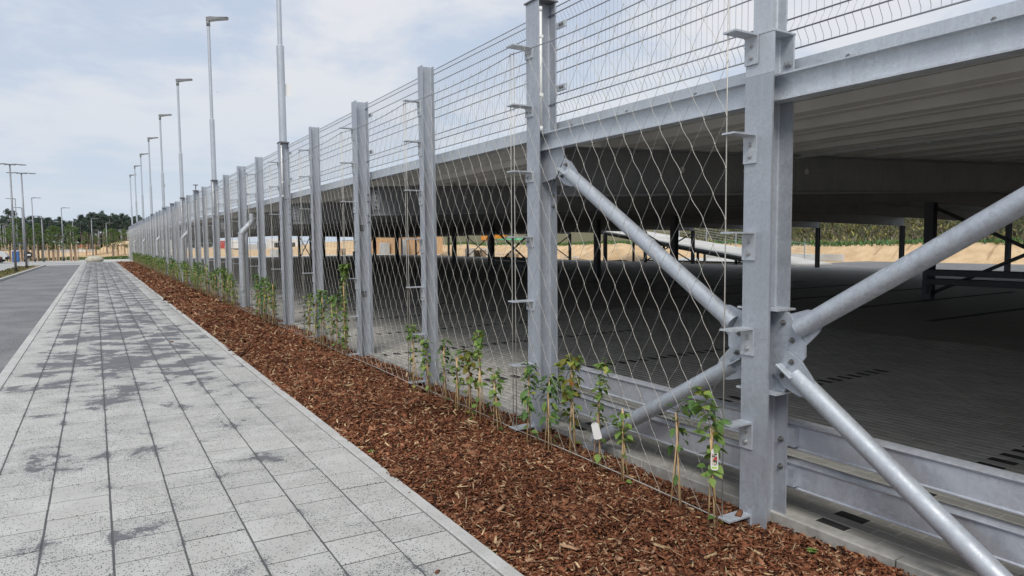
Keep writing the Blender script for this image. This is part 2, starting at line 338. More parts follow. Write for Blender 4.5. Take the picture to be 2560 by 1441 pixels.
# ------------------------------------------------------------------ ground sheets
def sheet(name, pts, z, mat):
    return struct(name, MB().add([(x, y, z if not callable(z) else z(x)) for x, y in pts], [tuple(range(len(pts)))]).mesh(name, mat))
g = struct('ground', MB().add([(-3000, -600, -.16), (3000, -600, -.16), (3000, 4000, -.16), (-3000, 4000, -.16)], [(0, 1, 2, 3)]).mesh('ground', M['ground']))
road = MB(); ys = [-6, 10, 20, 30, 40, 50, 60, 70.5]
for a, b in zip(ys, ys[1:]):
    road.add([(-4.2, a, -.05), (-2.6, a, -.004), (-1.14, a, -.012), (-1.14, b, -.012), (-2.6, b, -.004), (-4.2, b, -.05)], [(0, 1, 4, 5), (1, 2, 3, 4)])
struct('road', road.mesh('road', M['asphalt']))
sheet('side_street', [(-40, -6), (-5.6, -6), (-5.5, 60), (-5.1, 69), (-4.2, 70.5), (-1.14, 70.5), (-1.14, 79.8), (40, 79.8), (40, 84.2), (1.2, 84.2), (-2.0, 88.2), (-40, 88.2)], -.022, M['street'])
sheet('gravel_yard', [(-40, 88.2), (-2.0, 88.2), (1.2, 84.2), (60, 84.2), (60, 101), (-40, 101)], -.05, M['conc'])
# ------------------------------------------------------------------ the path: dark joint bed, slabs, kerbs
PX0, PX1, PW, PL = -1.02, 1.738, .3448, .3325
bed = MB().add([(PX0-.02, -3, zp(PX0)-.035), (PX1+.02, -3, zp(PX1)-.035), (PX1+.02, 80, zp(PX1)-.035), (PX0-.02, 80, zp(PX0)-.035)], [(0, 1, 2, 3)])
# joint filling a few millimetres below the slab tops
path = struct('path', bed.add([(PX0, -3, zp(PX0)-.005), (PX1, -3, zp(PX1)-.005), (PX1, 80, zp(PX1)-.005), (PX0, 80, zp(PX0)-.005)], [(0, 1, 2, 3)]).mesh('path', M['joint']))
def slab_arrays(w2, l2, h, c):
    v = [(-w2, -l2, -h), (w2, -l2, -h), (w2, l2, -h), (-w2, l2, -h), (-w2, -l2, -c), (w2, -l2, -c), (w2, l2, -c), (-w2, l2, -c),
         (-w2+c, -l2+c, 0), (w2-c, -l2+c, 0), (w2-c, l2-c, 0), (-w2+c, l2-c, 0)]
    f = [(0, 1, 5, 4), (1, 2, 6, 5), (2, 3, 7, 6), (3, 0, 4, 7), (4, 5, 9, 8), (5, 6, 10, 9), (6, 7, 11, 10), (7, 4, 8, 11), (8, 9, 10, 11)]
    return np.array(v, float), np.array(f)
SV, SF = slab_arrays((PW-.0105)/2, (PL-.016)/2, .03, .003)
slab_me = MB().add(SV.tolist(), SF.tolist()).mesh('paving_slab', M['slab'])
offs = [0.0, .10, .235, .03, .16, .28, .07, .20]
slabs = []
for c in range(8):
    j = 0
    while True:
        y = .6 + offs[c] + j*PL
        if y > 79.7: break
        slabs.append((PX0+PW*(c+.5), y, c)); j += 1
def inview(x, y, z, m=40):
    d = Vector((x, y, z-CAM_H)); zz = d.dot(C_)
    if zz < .3: return False
    px, py = 1280+FPX*d.dot(A_)/zz, 720.5-FPX*d.dot(B_)/zz
    return -m < px < 2560+m and -m < py < 1441+m
vis = sorted([s for s in slabs if inview(s[0], s[1], 0, 110)], key=lambda s: s[0]**2+s[1]**2)
near = set(vis[:300]); rest = [s for s in slabs if s not in near]
tilt = -math.atan(PSL)
for s in near:
    put('paving_slab', slab_me, path, (s[0]+random.uniform(-.0012, .0012), s[1]+random.uniform(-.001, .001), zp(s[0])+random.uniform(-.0015, .0012)), (random.uniform(-.003, .003), tilt+random.uniform(-.003, .003), random.uniform(-.003, .003)))
R0 = np.array(rest); V = SV[None]+np.stack([R0[:, 0], R0[:, 1], PSL*R0[:, 0]+RNG.uniform(-.0015, .0012, len(R0))], 1)[:, None]
V = V.copy(); V[:, :, 2] += PSL*SV[None, :, 0]
F = SF[None]+(np.arange(len(R0))*12)[:, None, None]
me = npmesh('far_paving_slabs', V.reshape(-1, 3), F.reshape(-1, 4), M['slab'])
at = me.attributes.new('tint', 'FLOAT', 'POINT'); at.data.foreach_set('value', np.repeat(RNG.random(len(R0)), 12).astype(np.float32))
o = put('paving_slabs', me, path); o['kind'] = 'stuff'
kl = MB().cbox(-.06, .06, -.4975, .4975, -.12, 0, .006).mesh('kerb_stone', M['kerb'])
kr = MB().cbox(-.042, .042, -.4975, .4975, -.12, 0, .005).mesh('edging_stone', M['kerb'])
for j in range(79):
    put('kerb_stone', kl, path, (-1.083, .9+j, zp(-1.083)+.001+random.uniform(-.001, .001)), (0, tilt, 0))
    put('edging_stone', kr, path, (1.785, 1.32+j if j < 78 else 79.1, zp(1.785)+.006+random.uniform(-.0015, .0015)), (0, 0, random.uniform(-.001, .001)))
# left kerb of the road, verge behind it
vk = []
for j in range(34):
    y = 37+j*1.0; vk.append((-4.07+max(0, (y-41)/27)*.36, y))
verge = MB().add([(-5.45, -6, .03), (-4.33, -6, .05), (-4.33, 36, .05), (-4.22, 41, .05), (-3.86, 68, .05), (-4.0, 70.6, .03), (-4.6, 70.2, .02), (-5.0, 68.5, .02), (-5.45, 57, .02)], [tuple(range(9))])
vo_ = struct('verge', verge.mesh('verge', M['verge']))
rk = MB().cbox(-.075, .075, -.497, .497, -.16, .0, .012).mesh('kerb_stone', M['kerb'])
for x, y in vk: put('kerb_stone', rk, vo_, (x-.075, y, .075), (0, 0, -math.atan(.36/27)))
for j in range(6):
    a = j/5*1.5; put('kerb_stone', rk, vo_, (-4.55+.75*math.cos(a)-.05, 70.3+.45*math.sin(a)+.2, .07), (0, 0, a), (1, .28, 1))

# ------------------------------------------------------------------ mulch bed with loose bark chips
def zm(x, y):
    t = (x-1.83)/(3.62-1.83)
    return -.055-.065*t + .035*math.sin(PI*min(max(t, 0), 1)) + .012*math.sin(3.1*x+1.7*y)+.01*math.sin(5.3*y+1.1*x)
mb = MB(); nx, ny = 14, 500; xs = [1.826+(3.625-1.826)*i/nx for i in range(nx+1)]
for j in range(ny+1):
    y = -2+82*j/ny
    for x in xs: mb.v.append((x, y, zm(x, y)-.012))
for j in range(ny):
    for i in range(nx):
        a = j*(nx+1)+i; mb.f.append((a, a+1, a+nx+2, a+nx+1))
mulch = struct('mulch_bed', mb.mesh('mulch_bed', M['mulch'], True))
def chips(y0, y1, n, sc):
    x = 1.822+RNG.random(n)**1.0*1.82+RNG.normal(0, .006, n); x = np.maximum(x, 1.815+.006*sc); y = y0+RNG.random(n)*(y1-y0)
    t = np.clip((x-1.83)/1.79, 0, 1); z = -.055-.065*t+.035*np.sin(PI*t)+.012*np.sin(3.1*x+1.7*y)+.01*np.sin(5.3*y+1.1*x)
    z += RNG.random(n)**1.5*.034*min(sc, 1.6)-.010
    L = RNG.uniform(.006, .022, n)*sc; kind = RNG.random(n); long_ = kind < .24; large = kind > .93; L[long_] *= RNG.uniform(1.3, 2.9, long_.sum()); L[large] *= RNG.uniform(1.5, 2.3, large.sum())
    W = L*RNG.uniform(.22, .62, n); W[long_] *= .30; T = RNG.uniform(.0014, .0036, n)*sc**.5
    c = np.array([(-1,-1,-1),(1,-1,-1),(1,1,-1),(-1,1,-1),(-1,-1,1),(1,-1,1),(1,1,1),(-1,1,1)], float)
    B = c[None]*np.stack([L, W, T], 1)[:, None]; B = B*(1+RNG.uniform(-.42, .25, (n, 8, 3))*np.array([1, 1, .3]))
    B[:, :, 2] -= (B[:, :, 0]/np.maximum(L, 1e-4)[:, None])**2*(L*RNG.uniform(-.12, .22, n))[:, None]
    ya = RNG.uniform(0, 2*PI, n); pt = RNG.normal(0, .42, n); rl = RNG.normal(0, .42, n)
    def rot(P, a, i, j):
        ca, sa = np.cos(a)[:, None], np.sin(a)[:, None]; p, q = P[:, :, i].copy(), P[:, :, j].copy()
        P[:, :, i] = ca*p-sa*q; P[:, :, j] = sa*p+ca*q
    rot(B, pt, 0, 2); rot(B, rl, 1, 2); rot(B, ya, 0, 1)
    B += np.stack([x, y, z], 1)[:, None]
    pal = np.array([(.25, .098, .050), (.165, .062, .032), (.33, .155, .085), (.095, .036, .021), (.44, .275, .17), (.05, .023, .015), (.62, .45, .26)])
    ci = RNG.choice(7, n, p=(.30, .27, .17, .14, .05, .06, .01)); ci[long_ & (RNG.random(n) < .17)] = 6; ci[long_ & (RNG.random(n) < .14)] = 4; ci[large & (RNG.random(n) < .35)] = 2
    cc = pal[ci]*RNG.uniform(.75, 1.25, (n, 1))*(1+.18*np.sin(1.9*x+.8*y)*np.sin(1.3*y))[:, None]; cc = np.repeat(cc[:, None], 8, 1)
    return B.reshape(-1, 3), (BOXF[None]+(np.arange(n)*8)[:, None, None]).reshape(-1, 4), cc.reshape(-1, 3)
VV, FF, CC = [], [], []; off = 0
for a, b, n, sc in ((1.0, 5.5, 52000, 1.0), (5.5, 11, 34000, 1.2), (11, 22, 24000, 1.8), (22, 45, 17000, 2.8), (45, 80, 10000, 4.0)):
    v, f, c = chips(a, b, n, sc); VV.append(v); FF.append(f+off); CC.append(c); off += len(v)
o = put('bark_chips', npmesh('bark_chips', np.concatenate(VV), np.concatenate(FF), M['bark'], np.concatenate(CC)), mulch); o['kind'] = 'stuff'

# ------------------------------------------------------------------ floor under the parking deck
EX0, EX1 = 3.63, 3.742
fl = MB().add([(EX1, -12, FLOOR-.006), (XR+.8, -12, FLOOR-.006+.05), (XR+.8, 92.5, FLOOR-.006+.05), (EX1, 92.5, FLOOR-.006)], [(0, 1, 2, 3)])
floor = struct('parking_floor', fl.mesh('parking_floor', M['brick_floor']))
fsl = .05/(XR+.8-EX1); zf = lambda x: FLOOR + fsl*(x-EX1)
ed = MB().cbox(-.056, .056, -.4965, .4965, -.25, 0, .007).mesh('edging_stone', M['edging'])
for j in range(93): put('edging_stone', ed, floor, ((EX0+EX1)/2, .78-.3+j*1.0, FLOOR+.016+random.uniform(-.002, .002)), (0, 0, random.uniform(-.001, .001)))
k = NT('joint_grit'); p = k.pos(); M['joint_light'] = k.fin(k.mix(k.noise(p, 50, 4), (.40, .39, .36), (.58, .57, .53)), .9)
struct('joint_bed', MB().add([(EX1, .3, FLOOR-.0028), (EX1+8.45, .3, FLOOR-.0028+fsl*8.45), (EX1+8.45, 13.5, FLOOR-.0028+fsl*8.45), (EX1, 13.5, FLOOR-.0028)], [(0, 1, 2, 3)]).mesh('joint_bed', M['joint_light']), floor)
bv, bf = slab_arrays(.0462, .0968, .03, .003)
bm_l = MB().add(bv.tolist(), bf.tolist()).mesh('brick', M['brick']); bm_d = MB().add(bv.tolist(), bf.tolist()).mesh('dark_brick', M['brick_dark'])
bricks = []; darks = []
for r_ in range(84):
    x = EX1+.012+.05+r_*.1; yo = 0 if r_ % 2 == 0 else .1
    for q in range(66):
        y = .46+yo+q*.2
        if y > 13.4: break
        kk = round((y-2.56)/2.4955); dk = (r_ % 2 == 0) and q == round((2.56+kk*2.4955-.46)/.2-.01) and r_ < 52
        (darks if dk else bricks).append((x, y))
vb = [b for b in bricks+darks if inview(b[0], b[1], FLOOR, 30)]; vb.sort(key=lambda b: (b[0]*.6)**2+(b[1])**2); nb = set(vb[:300]); dset = set(darks)
for b in nb: put('brick', bm_d if b in dset else bm_l, floor, (b[0], b[1], zf(b[0])+random.uniform(-.0012, .0012)), (random.uniform(-.006, .006), random.uniform(-.006, .006), 0))
far_d = []
for i in range(5, 20):
    for r_ in range(0, 50, 2): far_d.append((EX1+.062+r_*.1, 2.56+i*2.4955))
for i in range(0, 16):
    for r_ in range(0, 100, 2): far_d.append((EX1+11.2+r_*.1, 2.56+i*2.4955))
def pack(lst, mat, nm):
    A = np.array(lst); n = len(A); V = bv[None]+np.stack([A[:, 0], A[:, 1], FLOOR+fsl*(A[:, 0]-EX1)+RNG.uniform(-.0012, .0012, n)], 1)[:, None]
    c = np.repeat(RNG.random((n, 3))[:, None], 12, 1).reshape(-1, 3)
    o = put(nm, npmesh(nm, V.reshape(-1, 3), (bf[None]+(np.arange(n)*12)[:, None, None]).reshape(-1, 4), mat, c), floor); o['kind'] = 'stuff'
pack([b for b in bricks if b not in nb], M['brick'], 'bricks')
pack([b for b in darks if b not in nb]+[d for d in far_d if not (d[1] < 13.5 and d[0] < EX1+8.4)], M['brick_dark'], 'dark_bricks')

# ------------------------------------------------------------------ parking deck (girders, sheets, columns)
def isec(h, b, tw, tf, r=.012):
    pts = [(-h/2, -b/2), (-h/2+tf, -b/2)]
    def arc(cx, cy, a0, a1): return [(cx+r*math.cos(a0+(a1-a0)*i/3), cy+r*math.sin(a0+(a1-a0)*i/3)) for i in range(4)]
    pts += arc(-h/2+tf+r, -tw/2-r, PI, PI/2) if r else [(-h/2+tf, -tw/2)]
    pts += arc(h/2-tf-r, -tw/2-r, PI/2, 0) if r else [(h/2-tf, -tw/2)]
    pts += [(h/2-tf, -b/2), (h/2, -b/2), (h/2, b/2), (h/2-tf, b/2)]
    pts += arc(h/2-tf-r, tw/2+r, 0, -PI/2) if r else [(h/2-tf, tw/2)]
    pts += arc(-h/2+tf+r, tw/2+r, -PI/2, -PI) if r else [(-h/2+tf, tw/2)]
    pts += [(-h/2+tf, b/2), (-h/2, b/2)]
    return pts
def post_mesh(name, h, b, tw, tf, z0, z1, mat, r=.012):
    return autosmooth(MB().prism(isec(h, b, tw, tf, r), lambda u, v: (u, v, z0), lambda u, v: (u, v, z1)).mesh(name, mat), 35)
deck = thing('parking_deck', 'single storey galvanised steel parking deck with ribbed beige underside', 'parking deck', (XM, 44, FLOOR))
DO = Vector((XM, 44, FLOOR))
gir = MB()
for x0, x1 in ((3.675, XM), (XM, XR+.1)):
    sec = isec(GD, .18, .010, .016, .014)
    gir.prism([(v, u) for u, v in sec][::-1], lambda v, u: (x0-XM, v, zg(x0)+GD/2+u-FLOOR), lambda v, u: (x1-XM, v, zg(x1)+GD/2+u-FLOOR))
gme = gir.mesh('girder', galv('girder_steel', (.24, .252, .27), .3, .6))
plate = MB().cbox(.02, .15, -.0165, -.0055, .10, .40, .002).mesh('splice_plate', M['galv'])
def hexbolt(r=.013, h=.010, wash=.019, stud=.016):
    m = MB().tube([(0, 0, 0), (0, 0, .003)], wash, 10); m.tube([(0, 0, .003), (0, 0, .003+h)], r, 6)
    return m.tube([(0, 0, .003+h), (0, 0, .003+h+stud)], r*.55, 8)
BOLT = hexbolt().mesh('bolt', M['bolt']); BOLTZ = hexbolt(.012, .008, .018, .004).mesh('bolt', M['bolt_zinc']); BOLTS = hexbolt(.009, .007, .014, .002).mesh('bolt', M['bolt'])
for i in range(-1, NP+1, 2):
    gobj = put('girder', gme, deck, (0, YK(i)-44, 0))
    if 1 <= i <= 9:
        pl = put('splice_plate', plate, gobj, (3.7-XM, 0, zg(3.7)-FLOOR))
        for q in range(4): put('bolt', BOLT, gobj, (3.785-XM, -.0165, zg(3.7)-FLOOR+.145+q*.07), (PI/2, 0, 0))
# ribbed sheets: one strip per rib, running along the building
P_ = .84
strip = MB().prism([(-.419, .206), (-.419, .2), (-.235, .2), (-.222, .12), (-.208, .115), (-.200, .08), (-.214, .07), (-.19, .0), (-.06, .0), (-.045, .014), (.045, .014), (.06, .0), (.19, .0), (.235, .2), (.419, .2), (.419, .206), (.231, .206), (.186, .006), (-.186, .006), (-.231, .206)],
                   lambda u, v: (u, -12-44, v), lambda u, v: (u, 92.3-44, v)).mesh('deck_sheet', M['beige'])
n = int((XR-4.1)/P_)
for j in range(n):
    x = 4.10+P_*(j+.5); s = .0352 if x < XM else -.0205
    put('deck_sheet', strip, deck, (x-XM, 0, zg(x)+GD+.0015-FLOOR), (0, -math.atan(s), 0))
top = MB()
pr = [(3.716, zg(3.716)+GD+.2105), (XM, zg(XM)+GD+.2105), (XR+.3, zg(XR+.3)+GD+.2105), (XR+.3, zg(XR+.3)+GD+.23), (XM, zg(XM)+GD+.23), (3.716, zg(3.716)+GD+.216)]
top.prism(pr, lambda u, v: (u-XM, -12-44, v-FLOOR), lambda u, v: (u-XM, 92.4-44, v-FLOOR)); put('deck_slab', top.mesh('deck_slab', M['beige']), deck)
# edge plate along the deck edge, in 4.99 m lengths
epl = MB().box(.0, .006, -2.49, 2.49, 0, .125).box(-.035, -.0005, -2.49, 2.49, 0, .006).box(.0065, .08, -2.49, 2.49, 0, .008)
epm = epl.mesh('edge_plate', M['galv_bright'])
for i in range(-2, NP, 2): put('edge_plate', epm, deck, (3.702-XM, YK(i)+2.4955-44-2.4955+2.4955*1, 2.672-FLOOR))
# inner columns
cme = {}
for nm, X in (('m', XM), ('r', XR)):
    zz = zg(X)-FLOOR-(0 if nm == 'm' else .002)
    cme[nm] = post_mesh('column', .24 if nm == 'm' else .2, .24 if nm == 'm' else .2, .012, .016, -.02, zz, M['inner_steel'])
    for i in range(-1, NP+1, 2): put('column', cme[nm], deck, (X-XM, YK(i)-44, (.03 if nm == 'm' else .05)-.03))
# tube bracing between some inner columns, guard rails on the middle row
def barmesh(p0, p1, r, n=10): return MB().tube([p0, p1], r, n).mesh('diagonal_brace', M['inner_steel'], True)
for X, i, kind in ((XM, 1, 'x'), (XM, 11, 'x'), (XR, 13, 'x'), (XR, 19, 'x'), (XR, 25, 'x'), (XM, 21, 'v'), (XR, 31, 'x'), (XM, 29, 'x')):
    y0, y1 = YK(i)-44, YK(i+2)-44; zt = zg(X)-FLOOR-.1; ym = (y0+y1)/2
    segs = [((y0, .15), (y1, zt)), ((y1, .15), (y0, zt))] if kind == 'x' else [((ym, .15), (y0, zt)), ((ym, .15), (y1, zt))]
    for q, (a, b) in enumerate(segs): put('diagonal_brace', barmesh((X-XM+.06*q, a[0], a[1]), (X-XM+.06*q, b[0], b[1]), .05), deck)
def railmesh(L, mat):
    prof = [(0, 0), (.0, .028), (-.012, .04), (-.045, .05), (-.052, .062), (-.052, .118), (-.045, .13), (-.012, .14), (0, .152), (0, .18), (.004, .18), (.004, .15), (-.009, .136), (-.041, .126), (-.047, .116), (-.047, .064), (-.041, .054), (-.009, .044), (.004, .03), (.004, 0)]
    return autosmooth(MB().prism(prof, lambda u, v: (u, 0, v), lambda u, v: (u, L, v)).mesh('rail', mat), 30)
# sigma-shaped guard rail as in the photo: flat face with rolled edges
def guard(L, mat):
    prof = [(0, 0), (-.012, .006), (-.012, .012), (-.004, .018), (-.004, .150), (-.014, .158), (-.02, .168), (.0, .178), (.06, .182), (.065, .177), (.006, .172), (-.008, .166), (-.006, .160), (.002, .152), (.002, .016), (-.006, .010), (.004, .004), (.065, .002), (.065, -.003)]
    return autosmooth(MB().prism(prof, lambda u, v: (u, 0, v), lambda u, v: (u, L, v)).mesh('rail', mat), 30)
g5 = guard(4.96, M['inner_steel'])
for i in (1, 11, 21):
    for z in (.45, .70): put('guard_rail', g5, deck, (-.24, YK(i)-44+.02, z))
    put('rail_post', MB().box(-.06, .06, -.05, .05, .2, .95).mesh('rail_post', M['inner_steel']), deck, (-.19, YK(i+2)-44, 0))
# slim light strip under the deck with its clips
stp = MB().box(-.03, .03, -1.5, 1.5, -.03, .0); ls = thing('strip_light', 'slim grey strip light clipped along a rib under the deck', 'strip light', (7.25, 4.0, zg(7.25)+GD+.0-.006))
put('housing', stp.mesh('housing', M['grey_paint']), ls)
for q in range(6): put('clip', MB().box(-.045, .045, -.02, .02, -.042, -.031).mesh('clip', M['galv_bright']), ls, (0, -1.4+q*.56, 0))

# ------------------------------------------------------------------ facade posts with brackets
def bracket_mesh(tall=.175, w=.096, out=.205):
    """steel angle: vertical leg on the flange (towards -X), horizontal leg reaching out; origin at flange face, top of the horizontal leg"""
    t = .011; prof = [(-t, 0-tall), (0, -tall), (0, 0), (-out, 0), (-out, -t), (-t-.010, -t), (-t-.003, -t-.003), (-t, -t-.010)]
    return autosmooth(MB().prism(prof[::-1], lambda u, v: (u, -w/2, v), lambda u, v: (u, w/2, v)).mesh('bracket', M['galv_bright']), 50)
BR_T = bracket_mesh(); BR_W = bracket_mesh(.095, .125, .215)
deep_me = post_mesh('profile', .2, .2, .0095, .0145, -.25, ZT-ZB, M['galv'])
slim_me = post_mesh('profile', .16, .13, .0065, .0100, -.25, ZT-.02-ZB, M['galv'])
p0_me = post_mesh('profile', .2, .2, .0095, .0145, -.25, 2.69-ZB, M['galv'])
cap_me = MB().cbox(-.115, .115, -.115, .115, 0, .014, .002).mesh('cap_plate', M['dark_cap'])
BZ = [-.035+.594*q for q in range(7)]
def brackets(root, face, yoff, zlist, wide=False, bolts=True):
    for z in zlist:
        b = put('bracket', BR_W if wide else BR_T, root, (face-.0005, yoff, z-ZB))
        if bolts:
            for q in range(2):
                loc = (-.0115, (-.03+.06*q) if wide else 0, -.052 if wide else -.062-.072*q)
                put('bolt', BOLTZ, b, loc, (0, -PI/2, 0))
NAMES = {-1: 'the far brace column', 0: 'the spliced gusset column', 1: 'the capped brace column', 2: 'the slim post next to it', 3: 'the patched column', 4: 'the slim post beyond it',
         5: 'the white-plated mast column', 6: 'the slim post past it', 7: 'the downpipe column', 8: 'the slim post past it', 9: 'the next mast column'}
def between(i): return NAMES[i]+' and '+NAMES[i+1] if i in NAMES and i+1 in NAMES else None
roots = {}
def label_for(i):
    if i == 0: return 'spliced steel column with four tube braces meeting at its gusset plates', 'column', None, 'facade_column'
    if i == 1: return 'capped steel column with white conduit at the top end of the tube brace', 'column', None, 'facade_column'
    if i % 2 == 0 and i < 10: return 'slim galvanised post between '+NAMES[i-1]+' and '+NAMES[i+1], 'post', 'slim facade posts', 'fence_post'
    if i % 2 == 0: return 'slim galvanised steel post between two deep facade columns', 'post', 'slim facade posts', 'fence_post'
    if i % 4 == 1: return 'deep galvanised steel column with a cap plate carrying a lamp mast', 'column', 'facade columns carrying lamp masts', 'facade_column'
    if i == 3: return 'deep open-topped steel column with two dark grey repair patches', 'column', None, 'facade_column'
    if i == 7: return 'deep open-topped steel column right beside the large downpipe with inspection cap', 'column', None, 'facade_column'
    if i == 11: return 'deep steel column with a small antenna on its cap plate', 'column', None, 'facade_column'
    return 'deep galvanised steel column without lamp mast', 'column', 'facade columns without masts', 'facade_column'
for i in range(-1, NP+1):
    if i == -1: lab, cat, grp, nm = 'steel column at the far end of the braces from the gusset column', 'column', None, 'facade_column'
    else: lab, cat, grp, nm = label_for(i)
    slim = i > 0 and i % 2 == 0; h = .16 if slim else .2
    root = thing(nm, lab, cat, (XF+h/2, YK(i), ZB), grp); roots[i] = root
    if i == 0:
        put('profile', p0_me, root)
        stub = post_mesh('splice_stub', .197, .2, .0095, .0140, 0, .235, M['galv_bright']); put('splice_stub', stub, root, (.0015, 0, 2.692-ZB))
        put('cap_plate', MB().cbox(-.1, .105, -.104, .104, 0, .012, .002).mesh('cap_plate', M['galv_bright']), root, (0, 0, 2.9275-ZB))
        put('upper_profile', post_mesh('upper_profile', .14, .13, .0065, .010, 0, ZT-2.94, M['galv_bright']), root, (-.02, -.012, 2.94-ZB))
        for z in (1.272, .758): 
            st = MB().box(-.0855, .0855, -.150, -.012, -.006, .006).box(-.0855, .0855, .012, .150, -.006, .006)
            put('stiffener', st.mesh('stiffener', M['galv_bright']), root, (0, 0, z-ZB))
        gp = [(.145, 1.264), (.175, 1.252), (.287, 1.070), (.287, 1.0), (.262, .965), (.145, .766)]
        for s in (1, -1):
            poly = [(.004*s, 1.264)]+[(a*s, b) for a, b in gp]+[(.004*s, .766)]
            if s < 0: poly = poly[::-1]
            gm = MB().prism(poly, lambda u, v: (.006, u, v-ZB), lambda u, v: (-.006, u, v-ZB)).mesh('gusset_plate', M['galv'])
            go = put('gusset_plate', gm, root)
            for y, z in ((.135, 1.193), (.197, 1.091)): put('bolt', BOLT, go, (-.0062, y*s, z-ZB), (0, -PI/2, 0))
        for z in (.44, .265): put('bolt', BOLT, root, (.085, -.065, z-ZB), (0, -PI/2, 0))
        for y in (-.052, -.078): put('bolt', BOLTZ, root, (.083, y, 2.76-ZB), (0, -PI/2, 0))
        brackets(root, -.1, .052, BZ[:6])
        put('bracket', BR_T, root, (-.1, .04, 3.50-ZB))
    elif slim:
        put('profile', slim_me, root)
        brackets(root, -h/2, .022, BZ[:6]+[3.42], False, i <= 6)
        if i <= 8:
            cl_ = MB().box(0, .03, -.1, -.02, -.05, .05)
    else:
        put('profile', deep_me, root)
        brackets(root, -h/2, .055 if i != 1 else .045, BZ[:6]+[3.46] if i > 0 else BZ[:0], i % 4 == 1 and i < 6, i <= 7)
        if i % 4 == 1 or i in (11, 15): put('cap_plate', cap_me, root, (0, 0, ZT-ZB+.001))
        if 0 < i <= 9:
            for z in (2.02, 2.12, 2.34, 2.44): put('bolt', BOLT, root, (.075, -.0985, z-ZB-.0) if False else (.0853, -.07, z-ZB), (0, -PI/2, 0))
        if i % 4 == 1 and i < 14:      # white conduit strapped in the channel
            cd = MB().tube([(0, 0, 0), (0, 0, 1.02)], .017, 12); cd.tube([(0, 0, 1.02), (0, 0, 1.06)], .020, 12); cd.tube([(0, 0, -.04), (0, 0, 0)], .020, 12)
            co = put('conduit', cd.mesh('conduit', M['pvc'], True), root, (-.064, -.082, 2.74-ZB))
            put('cable_tail', MB().tube([(0, 0, -.03), (.005, -.002, -.06), (.03, .0, -.085), (.09, .03, -.09), (.16, .05, -.06)], .006, 6).mesh('cable_tail', M['black'], True), root, (-.078, -.083, 2.74-ZB))
            for z in (.28, .80): put('clamp', MB().cbox(-.022, .022, -.02, .028, -.014, .014, .003).mesh('clamp', M['pvc']), co, (0, 0, z))
# repair patches on the third column's web
for z, w_ in ((1.93, .07), (.90, .10)):
    put('repair_patch', MB().box(-w_/2, w_/2, -.0012, 0, -.05, .05).mesh('repair_patch', M['inner_steel']), roots[3], (-.01, -.0052, z-ZB))
ant = put('antenna', MB().tube([(0, 0, 0), (0, 0, .20)], .02, 8).tube([(0, 0, .20), (0, 0, .23)], .10, 10).mesh('antenna', M['lamp_head']), roots[11], (0, 0, ZT-ZB+.014))

# ------------------------------------------------------------------ tie beams between the braced columns
tb = autosmooth(MB().prism([(v, u) for u, v in isec(.158, .10, .006, .011, .007)][::-1], lambda v, u: (v, 0, u), lambda v, u: (v, 2.4955-.012, u)).mesh('tie_beam', M['galv_bright']), 40)
for i, lab in ((0, 'galvanised tie beam above the upper brace, behind the cable net'), (-1, 'galvanised tie beam running from the splice box, clear of the net')):
    t = thing('tie_beam', lab, 'beam', (XF+.094, YK(i)+.006, 2.604)); put('profile', tb, t)
    for q in range(3):
        put('bolt', BOLTS, t, (-.042, .55+q*.7, .079), (0, 0, 0))

# ------------------------------------------------------------------ tube braces
def brace(name, y0, z0, y1, z1, lab, cat='brace', front=True, far_end=True):
    """tube from (y0, z0) near the node to (y1, z1); plates at both ends; built in the plane x = XF+.097"""
    X = XF+.097; L = math.hypot(y1-y0, z1-z0); a = math.atan2(z1-z0, y1-y0)
    t = thing(name, lab, cat, (X, y0, z0), None, (a, 0, 0))
    R = .057
    put('tube', autosmooth(MB().tube([(0, 0, 0), (0, L, 0)], R, 28).mesh('tube', M['galv_tube']), 50), t)
    def plates(u0, s, front):
        f = -.0135 if front else .0135
        poly = [(-.117, .092), (-.01, .104), (.10, .075), (.128, .055), (.128, -.055), (.10, -.075), (-.01, -.104), (-.117, -.092)]
        P2 = [(u0+s*u, v) for u, v in poly]
        if s < 0: P2 = P2[::-1]
        pl = put('end_plate', MB().prism(P2, lambda u, v: (f+.006, u, v), lambda u, v: (f-.006, u, v)).mesh('end_plate', M['galv']), t)
        fy0, fy1 = sorted((u0-s*.105, u0+s*.02)); q = -1 if front else 1
        x0, x1 = sorted((f+q*.062, f+q*.0062))
        put('fin', MB().cbox(x0, x1, fy0, fy1, -.005, .005, .0015).mesh('fin', M['galv_bright']), t)
        if front:
            for v in (-.056, .056): put('bolt', BOLT, pl, (f-.0062, u0-s*.058, v), (0, -PI/2, 0))
    plates(0, 1, front)
    if far_end: plates(L, -1, True)
    return t
yc = YK(0)
brace('tube_brace', 3.030, 1.152, 4.845, 2.288, 'upper tube brace running behind the net up to the capped column', front=False)
brace('tube_brace', 3.008, .888, 4.47, .018, 'lower tube brace running behind the net down into the mulch', far_end=False)
brace('tube_brace', 2.545, 1.167, .62, 2.353, 'upper tube brace rising from the gusset in front of the open dark bay', front=False)
brace('tube_brace', 2.564, .883, 1.10, -.154, 'lower tube brace falling in front of the two guard rails', far_end=False)
gpl = MB().prism([(0, 0), (-.36, 0), (-.35, -.10), (-.22, -.26), (-.02, -.28), (0, -.28)][::-1], lambda u, v: (.005, u, v), lambda u, v: (-.005, u, v)).mesh('gusset_plate', M['galv'])
put('gusset_plate', gpl, roots[1], (-.003, -.006, 2.523-ZB))
put('gusset_plate', MB().prism([(0, 0), (.36, 0), (.345, -.14), (.25, -.30), (.02, -.33), (0, -.33)], lambda u, v: (.005, u, v), lambda u, v: (-.005, u, v)).mesh('gusset_plate', M['galv']), roots[-1], (-.003, .006, 2.523-ZB))
